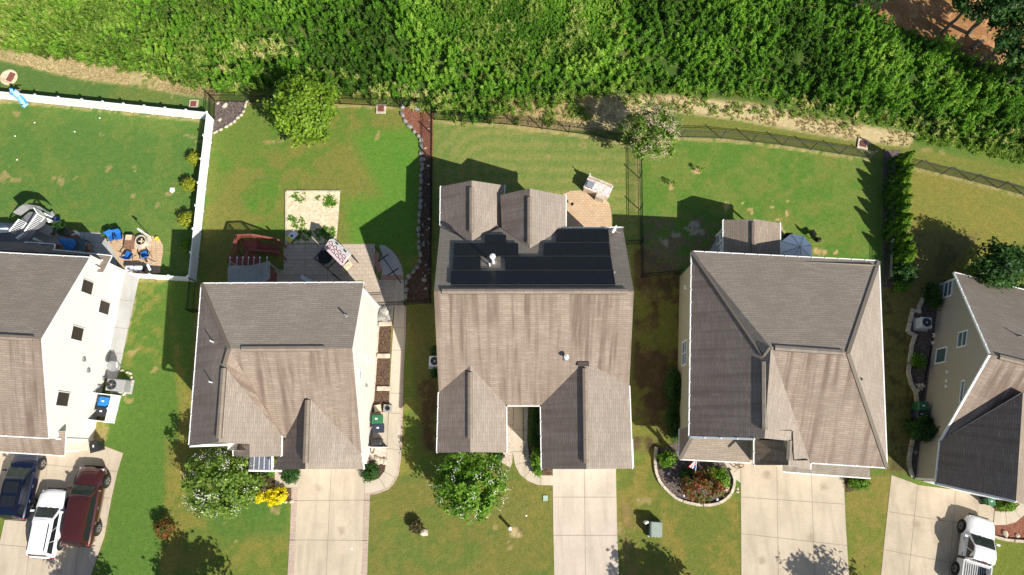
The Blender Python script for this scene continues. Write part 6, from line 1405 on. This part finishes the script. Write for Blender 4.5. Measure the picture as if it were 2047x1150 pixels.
p = W(1090, 996); mb = MB(); mb.box(p+Vector((0, 0, .04)), (.34, .38, .08), plain('pale_green_lid', (.30, .40, .34), .7)); tag(mb.build('meter_lid', bevel=.02), 'small pale green meter lid beside the middle driveway', 'lid')
for (px, py, l) in ((703, 1097, 'white spot cap on the second driveway'), (1052, 1031, 'tiny white cap in the lawn below the curved walk')):
    p = W(px, py); mb = MB(); mb.ring(p, [(.07, .024), (.06, .04), (.001, .045)], white, 10); tag(mb.build('drain_cap'), l, 'cap')
for (px, py, l) in ((1474, 977, 'pale small stone on the grass beside the flag bed, upper'), (1474, 984, 'pale small stone on the grass beside the flag bed, lower')): rocks('loose_stone', l, (px, py), .12, stoneM, 'stone')
for (px, py, l, s_) in ((1396, 344, 'pale stump mound on the green back lawn, upper right one', .3), (1343, 375, 'pale stump mound on the green back lawn, lower left one', .25)):
    p = W(px, py); g_ = empty('young_sapling', p, l, 'sapling'); mb = MB(); mb.tube(p, p+Vector((.03, 0, 1.0)), .02, bark, 6, .01); mb.build('stem', g_)
    P, tint, q = crown_points(p+Vector((.05, 0, .6)), (.3, .3, .35), 130, 10, .4, .3); leaf_object('crown', P, .07, .5+tint, LM['weed2'], g_)
p = W(700, 545); mb = MB(); pts_ = [W(602, 552, .3), W(607, 556, .25), W(614, 561, .2), W(622, 563, .2)]
for a, b_ in zip(pts_[:-1], pts_[1:]): mb.bar(a, b_, .3, .12, acW)
tag(mb.build('folded_cover'), 'crumpled pale cover lying on the shaded pavers', 'cover')
# weeds in the sand pit and rough tufts scattered over the lawns
def tufts(name, label, spots, per, hmax, mat, ls):
    P = []; R_ = []
    for (px, py, r, n) in spots:
        c = W(px, py); s = r/25.0
        for k in range(n):
            a = random.uniform(0, 6.283); q = s*math.sqrt(random.random()); x0 = c.x+math.cos(a)*q; y0 = c.y+math.sin(a)*q; t_ = random.uniform(-.2, .2)
            for j in range(per): P.append((x0+random.gauss(0, .07), y0+random.gauss(0, .07), random.uniform(.03, hmax))); R_.append(.45+t_+random.gauss(0, .12))
    P = np.array(P); o = leaf_object(name, P, ls, np.array(R_), LM[mat], aspect=3, upbias=.2); tag(o, label, kind='stuff')
tufts('sand_pit_weeds', 'green weeds growing through the sand pit', [(600, 392, 12, 18), (590, 393, 6, 8), (658, 398, 9, 30), (666, 408, 7, 18), (655, 410, 6, 14), (582, 437, 6, 12), (597, 447, 12, 28), (610, 470, 13, 40), (640, 468, 12, 30), (648, 462, 9, 22), (592, 480, 8, 14), (637, 396, 4, 6), (665, 464, 7, 14), (660, 478, 12, 26)], 7, .09, 'weed', .07)
tufts('field_edge_tufts', 'scattered weed tufts where the field meets the mown strip', [(random.uniform(1240, 1830), 0, 0, 0) for _ in range(0)]+[(x, 205+((x-1240)*.09)+random.uniform(-12, 4), 12, 9) for x in range(1245, 1840, 26)]+[(x, 80+x*.22+random.uniform(-6, 8), 12, 9) for x in range(5, 420, 20)]+[(x, 268+(x-1840)*.22+random.uniform(-3, 10), 12, 14) for x in range(1840, 2050, 16)]+[(random.uniform(900, 1180), random.uniform(200, 250), 14, 10) for _ in range(24)], 12, .3, 'weed2', .08)

# ================================================================== VEHICLES
def vehicle(name, label, cat, hubF, hubR, side, col, kind, hubz=.37, halfw=.95, ohF=.95, ohR=1.05, hz=1.75, roofrails=False):
    F, Rr = W(hubF[0], hubF[1], hubz), W(hubR[0], hubR[1], hubz); F.z = Rr.z = 0; ax = (F-Rr); wb = ax.length; ax.normalize()
    lat = Vector((-ax.y, ax.x, 0))          # left of travel
    inward = lat if side < 0 else -lat      # side<0: the seen wheels are on the right
    c = (F+Rr)/2+inward*(halfw-.05); ang = math.atan2(ax.y, ax.x)
    root = empty(name, c, label, cat, None, 0)
    def T(x, y, z): return c+ax*x+lat*y+Vector((0, 0, z))
    xf, xr = wb/2, -wb/2; nose, tail = xf+ohF, xr-ohR
    hood = 1.08 if kind != 'car' else .98; belt = hood+.06
    if kind == 'pickup': ws, rs = xf-.35, xf-1.15; re, rb_ = xr+.95, xr+.75
    else: ws, rs = xf-.30, xf-1.05; re, rb_ = tail+.35, tail+.12
    # lower body loft
    st_ = [(nose, .52, .55, .70, .60), (nose-.06, .70, .46, .80, .72), (nose-.16, .84, .40, .90, .84), (nose-.38, .94, .34, 1.0, .96), (xf, 1, .34, hood, 1), (ws, 1, .30, hood+.05, 1.04), (0, 1, .28, belt, 1.06), (xr, 1, .34, belt, 1.06), (tail+.35, .98, .36, belt, 1.05), (tail+.12, .92, .42, belt-.04, 1.0), (tail+.03, .82, .48, .98, .92), (tail, .72, .55, .90, .85)]
    if kind == 'pickup': st_ = [s for s in st_ if s[0] > re-.2]+[(re, 1, .3, belt, 1.06)]; st_.sort(key=lambda s: -s[0])
    ring = []; mb = MB()
    for x, w, zl, zt, zs in st_:
        w *= halfw; zs_ = min(zs, zt)
        ring.append([T(x, -w*.90, zl), T(x, -w, zl+.22), T(x, -w*1.0, zs_*.82), T(x, -w*.965, zs_-.04), T(x, -w*.80, zt+.01), T(x, -w*.4, zt+.045), T(x, 0, zt+.055), T(x, w*.4, zt+.045), T(x, w*.80, zt+.01), T(x, w*.965, zs_-.04), T(x, w*1.0, zs_*.82), T(x, w, zl+.22), T(x, w*.90, zl)])
    k = mb.mi(col); i = 0; nv = len(ring[0])
    for r in ring: mb.v += r
    for a in range(len(ring)-1):
        for j in range(nv): mb.f.append([a*nv+j, a*nv+(j+1) % nv, (a+1)*nv+(j+1) % nv, (a+1)*nv+j]); mb.m.append(k)
    mb.f.append(list(range(nv))); mb.m.append(k); mb.f.append([(len(ring)-1)*nv+j for j in range(nv)][::-1]); mb.m.append(k)
    # cabin
    wbm, wr = halfw*.93, halfw*.74; zb = belt-.02; zt = hz
    b0 = [T(ws, -wbm*.93, zb), T(ws, wbm*.93, zb), T(rb_, wbm*.96, zb), T(rb_, -wbm*.96, zb)]
    lead = .35
    t0 = [T(rs, -wr*.95, zt-.07), T(rs, wr*.95, zt-.07), T(re, wr*.93, zt-.09), T(re, -wr*.93, zt-.09)]
    m0, m1 = T(rs-.25, 0, zt), T((rs+re)/2, 0, zt+.02)
    Rf = []
    for x, dz in ((rs, -.07), (rs-.3, -.015), ((rs+re)/2, 0), (re+.35, -.02), (re, -.09)):
        Rf.append([T(x, -wr*.96, zt+dz-.03), T(x, -wr*.6, zt+dz+.02), T(x, 0, zt+dz+.035), T(x, wr*.6, zt+dz+.02), T(x, wr*.96, zt+dz-.03)])
    i = len(mb.v)
    for r in Rf: mb.v += r
    for a in range(4):
        for j in range(4): mb.f.append([i+a*5+j, i+a*5+j+1, i+(a+1)*5+j+1, i+(a+1)*5+j]); mb.m.append(k)
    ft, bt = Rf[0], Rf[-1]
    def face(*p): mb.poly(list(p), col)
    face(b0[0], b0[1], ft[4], ft[3], ft[2], ft[1], ft[0]); face(b0[2], b0[3], bt[0], bt[1], bt[2], bt[3], bt[4])
    face(b0[1], b0[2], *[r[4] for r in Rf][::-1]); face(b0[3], b0[0], *[r[0] for r in Rf])
    body = mb.build('body', root, smooth=False, fix=True)
    for p_ in body.data.polygons: p_.use_smooth = True
    try: body.data.set_sharp_from_angle(angle=rad(32))
    except Exception: pass
    def pane(nm, q, u0, u1, v0, v1, off=.012, m=darkglass, parent=None):
        def bl(u, v): return q[0].lerp(q[1], u).lerp(q[3].lerp(q[2], u), v)
        n = (q[1]-q[0]).cross(q[3]-q[0]).normalized(); cen = sum(q, Vector())/4
        if n.dot(cen-T(0, 0, .8)) < 0: n = -n
        pm = MB(); P_ = [bl(u0, v0), bl(u1, v0), bl(u1, v1), bl(u0, v1)]; pm.poly([p+n*off for p in P_], m)
        for a in range(4): pm.poly([P_[a]-n*.01, P_[(a+1) % 4]-n*.01, P_[(a+1) % 4]+n*off, P_[a]+n*off], black)
        return pm.build(nm, root)
    pane('windshield', [b0[0], b0[1], ft[4], ft[0]], .05, .95, .05, .86, .05, glassW)
    pane('rear_window', [b0[2], b0[3], bt[0], bt[4]], .08, .92, .25, .88, .03)
    for s_, q in ((1, [b0[1], b0[2], bt[4], ft[4]]), (-1, [b0[0], b0[3], bt[0], ft[0]])):
        for (u0, u1) in ((.07, .37), (.385, .66), (.675, .94)) if kind != 'pickup' else ((.10, .52), (.56, .92)): pane('side_window', q, u0, u1, .06, .88)
    for s_ in (-1, 1):
        mm = MB(); mm.box(T(ws-.25, s_*(halfw+.10), belt+.08), (.14, .22, .16), col, rz=ang); mm.box(T(ws-.25, s_*(halfw+.0), belt+.02), (.06, .16, .05), black, rz=ang); mm.build('mirror', root, bevel=.03)
        mm = MB(); mm.box(T(nose-.20, s_*halfw*.70, .80), (.16, .30, .12), glassL, rz=ang+.18*s_*-1); mm.build('headlight', root, bevel=.02)
        mm = MB(); mm.box(T(tail+.09, s_*halfw*.80, .84), (.10, .14, .30), flagR, rz=ang); mm.build('tail_light', root, bevel=.02)
        for x in ((ws+re)/2+.35, (ws+re)/2-.65): mm = MB(); mm.box(T(x, s_*(halfw+.01), .92), (.2, .04, .04), chrome, rz=ang); mm.build('door_handle', root)
        if roofrails: mm = MB(); mm.bar(T(rs-.3, s_*wr*.84, zt+.05), T(re+.25, s_*wr*.84, zt+.05), .045, .04, black); mm.build('roof_rail', root)
        for x in (xf, xr):
            w0 = s_*(halfw-.22); w1 = s_*(halfw+.015); r = hubz
            mm = MB(); mm.tube(T(x, s_*(halfw-.05), r+.03), T(x, s_*(halfw+.008), r+.03), r+.085, black, 22); mm.build('wheel_arch', root)
            wh = MB(); wh.tube(T(x, w0, r), T(x, w1+.03*s_, r), r, rubber, 24); W_ = wh.build('wheel', root)
            rm = MB(); rm.tube(T(x, w1, r), T(x, w1+.04*s_, r), r*.62, chrome, 16); rm.tube(T(x, w1+.04*s_, r), T(x, w1+.05*s_, r), r*.18, black, 8)
            for q_ in range(5): a = q_*1.2566; rm.bar(T(x+math.cos(a+.63)*r*.33, w1+.045*s_, r+math.sin(a+.63)*r*.33), T(x+math.cos(a+.63)*r*.52, w1+.045*s_, r+math.sin(a+.63)*r*.52), .09, .01, black)
            rm.build('rim', W_)
    mm = MB(); mm.box(T(nose+.0, 0, .52), (.12, halfw*1.3, .2), black, rz=ang); mm.build('grille', root, bevel=.02)
    if kind != 'pickup': mm = MB(); mm.box(T(tail-.03, 0, .55), (.1, halfw*1.5, .2), black, rz=ang); mm.build('rear_bumper', root, bevel=.03)
    mm = MB()
    for j in (-1, 1): mm.bar(T(ws+.02, j*.08, belt+.05), T(ws-.12, j*.5, belt+.13), .02, .02, black)
    mm.build('wiper', root)
    if kind == 'pickup':
        bd = MB(); L0, L1 = re-.22, tail
        for s_ in (-1, 1): bd.bar(T(L0, s_*(halfw-.06), .78), T(L1, s_*(halfw-.06), .78), .12, .68, col)
        bd.bar(T(L1, -halfw+.02, .80), T(L1, halfw-.02, .80), .1, .64, col); bd.bar(T(L0, -halfw+.02, .80), T(L0, halfw-.02, .80), .06, .7, col); bd.build('bed', root)
        bd = MB(); bd.bar(T(L0, 0, .62), T(L1, 0, .62), halfw*1.8, .05, greyfen)
        for j in range(-5, 6): bd.bar(T(L0-.05, j*.15, .66), T(L1+.05, j*.15, .66), .05, .02, acG)
        bd.build('bed_floor', root)
        for s_ in (-1, 1): bd = MB(); bd.bar(T(L0, s_*(halfw-.06), 1.14), T(L1, s_*(halfw-.06), 1.14), .1, .04, acG); bd.build('bed_rail', root)
        bd = MB(); bd.bar(T(L0-.08, -.8, 1.15), T(L0-.08, .8, 1.15), .12, .05, acG); bd.build('cross_rail', root); bd = MB(); bd.box(T(re-.02, 0, zt-.06), (.05, .3, .06), flagR, rz=ang); bd.build('brake_light', root)
    if kind == 'suv':
        bd = MB()
        for j in range(-2, 3): bd.bar(T(rs-1.5, j*.22, zt+.045), T(re+.4, j*.22, zt+.03), .03, .012, col)
        bd.build('roof_rib', root)
    return root, T, dict(rs=rs, re=re, zt=zt, ws=ws)
glassW = plain('windscreen_glass', (.018, .03, .026), .12, var=.5, vs=3, spec=.3); glassL = plain('headlight_glass', (.55, .55, .57), .1)
pBlue = paint('navy_car_paint', (.004, .008, .028)); pWhite = paint('white_car_paint', (.78, .78, .80), .3, 0); pRed = paint('maroon_car_paint', (.065, .014, .011))
vehicle('parked_suv', 'long maroon suv parked right of the white one', 'car', (213, 962), (195, 1057), -1, pRed, 'suv', .42, 1.02, .95, 1.15, 1.75)
vehicle('parked_suv', 'white suv parked between the navy and maroon ones', 'car', (137, 1006), (121, 1087), -1, pWhite, 'car', .37, .95, .92, .95, 1.56, True)
r_, T_, g_ = vehicle('parked_suv', 'navy suv with roof rails and glass roof panels under the eave', 'car', (84, 927), (66, 1010), -1, pBlue, 'suv', .38, .97, .92, 1.0, 1.66, True)
for x0 in (g_['rs']-.2, g_['rs']-1.15): mb = MB(); mb.bar(T_(x0, 0, g_['zt']+.045), T_(x0-.75, 0, g_['zt']+.045), 1.0, .012, darkglass); mb.build('roof_panel', r_)
vehicle('pickup_truck', 'white crew cab pickup parked on the right driveway', 'truck', (1923, 1052), (1911, 1137), 1, pWhite, 'pickup', .40, 1.0, .95, 1.15, 1.85)
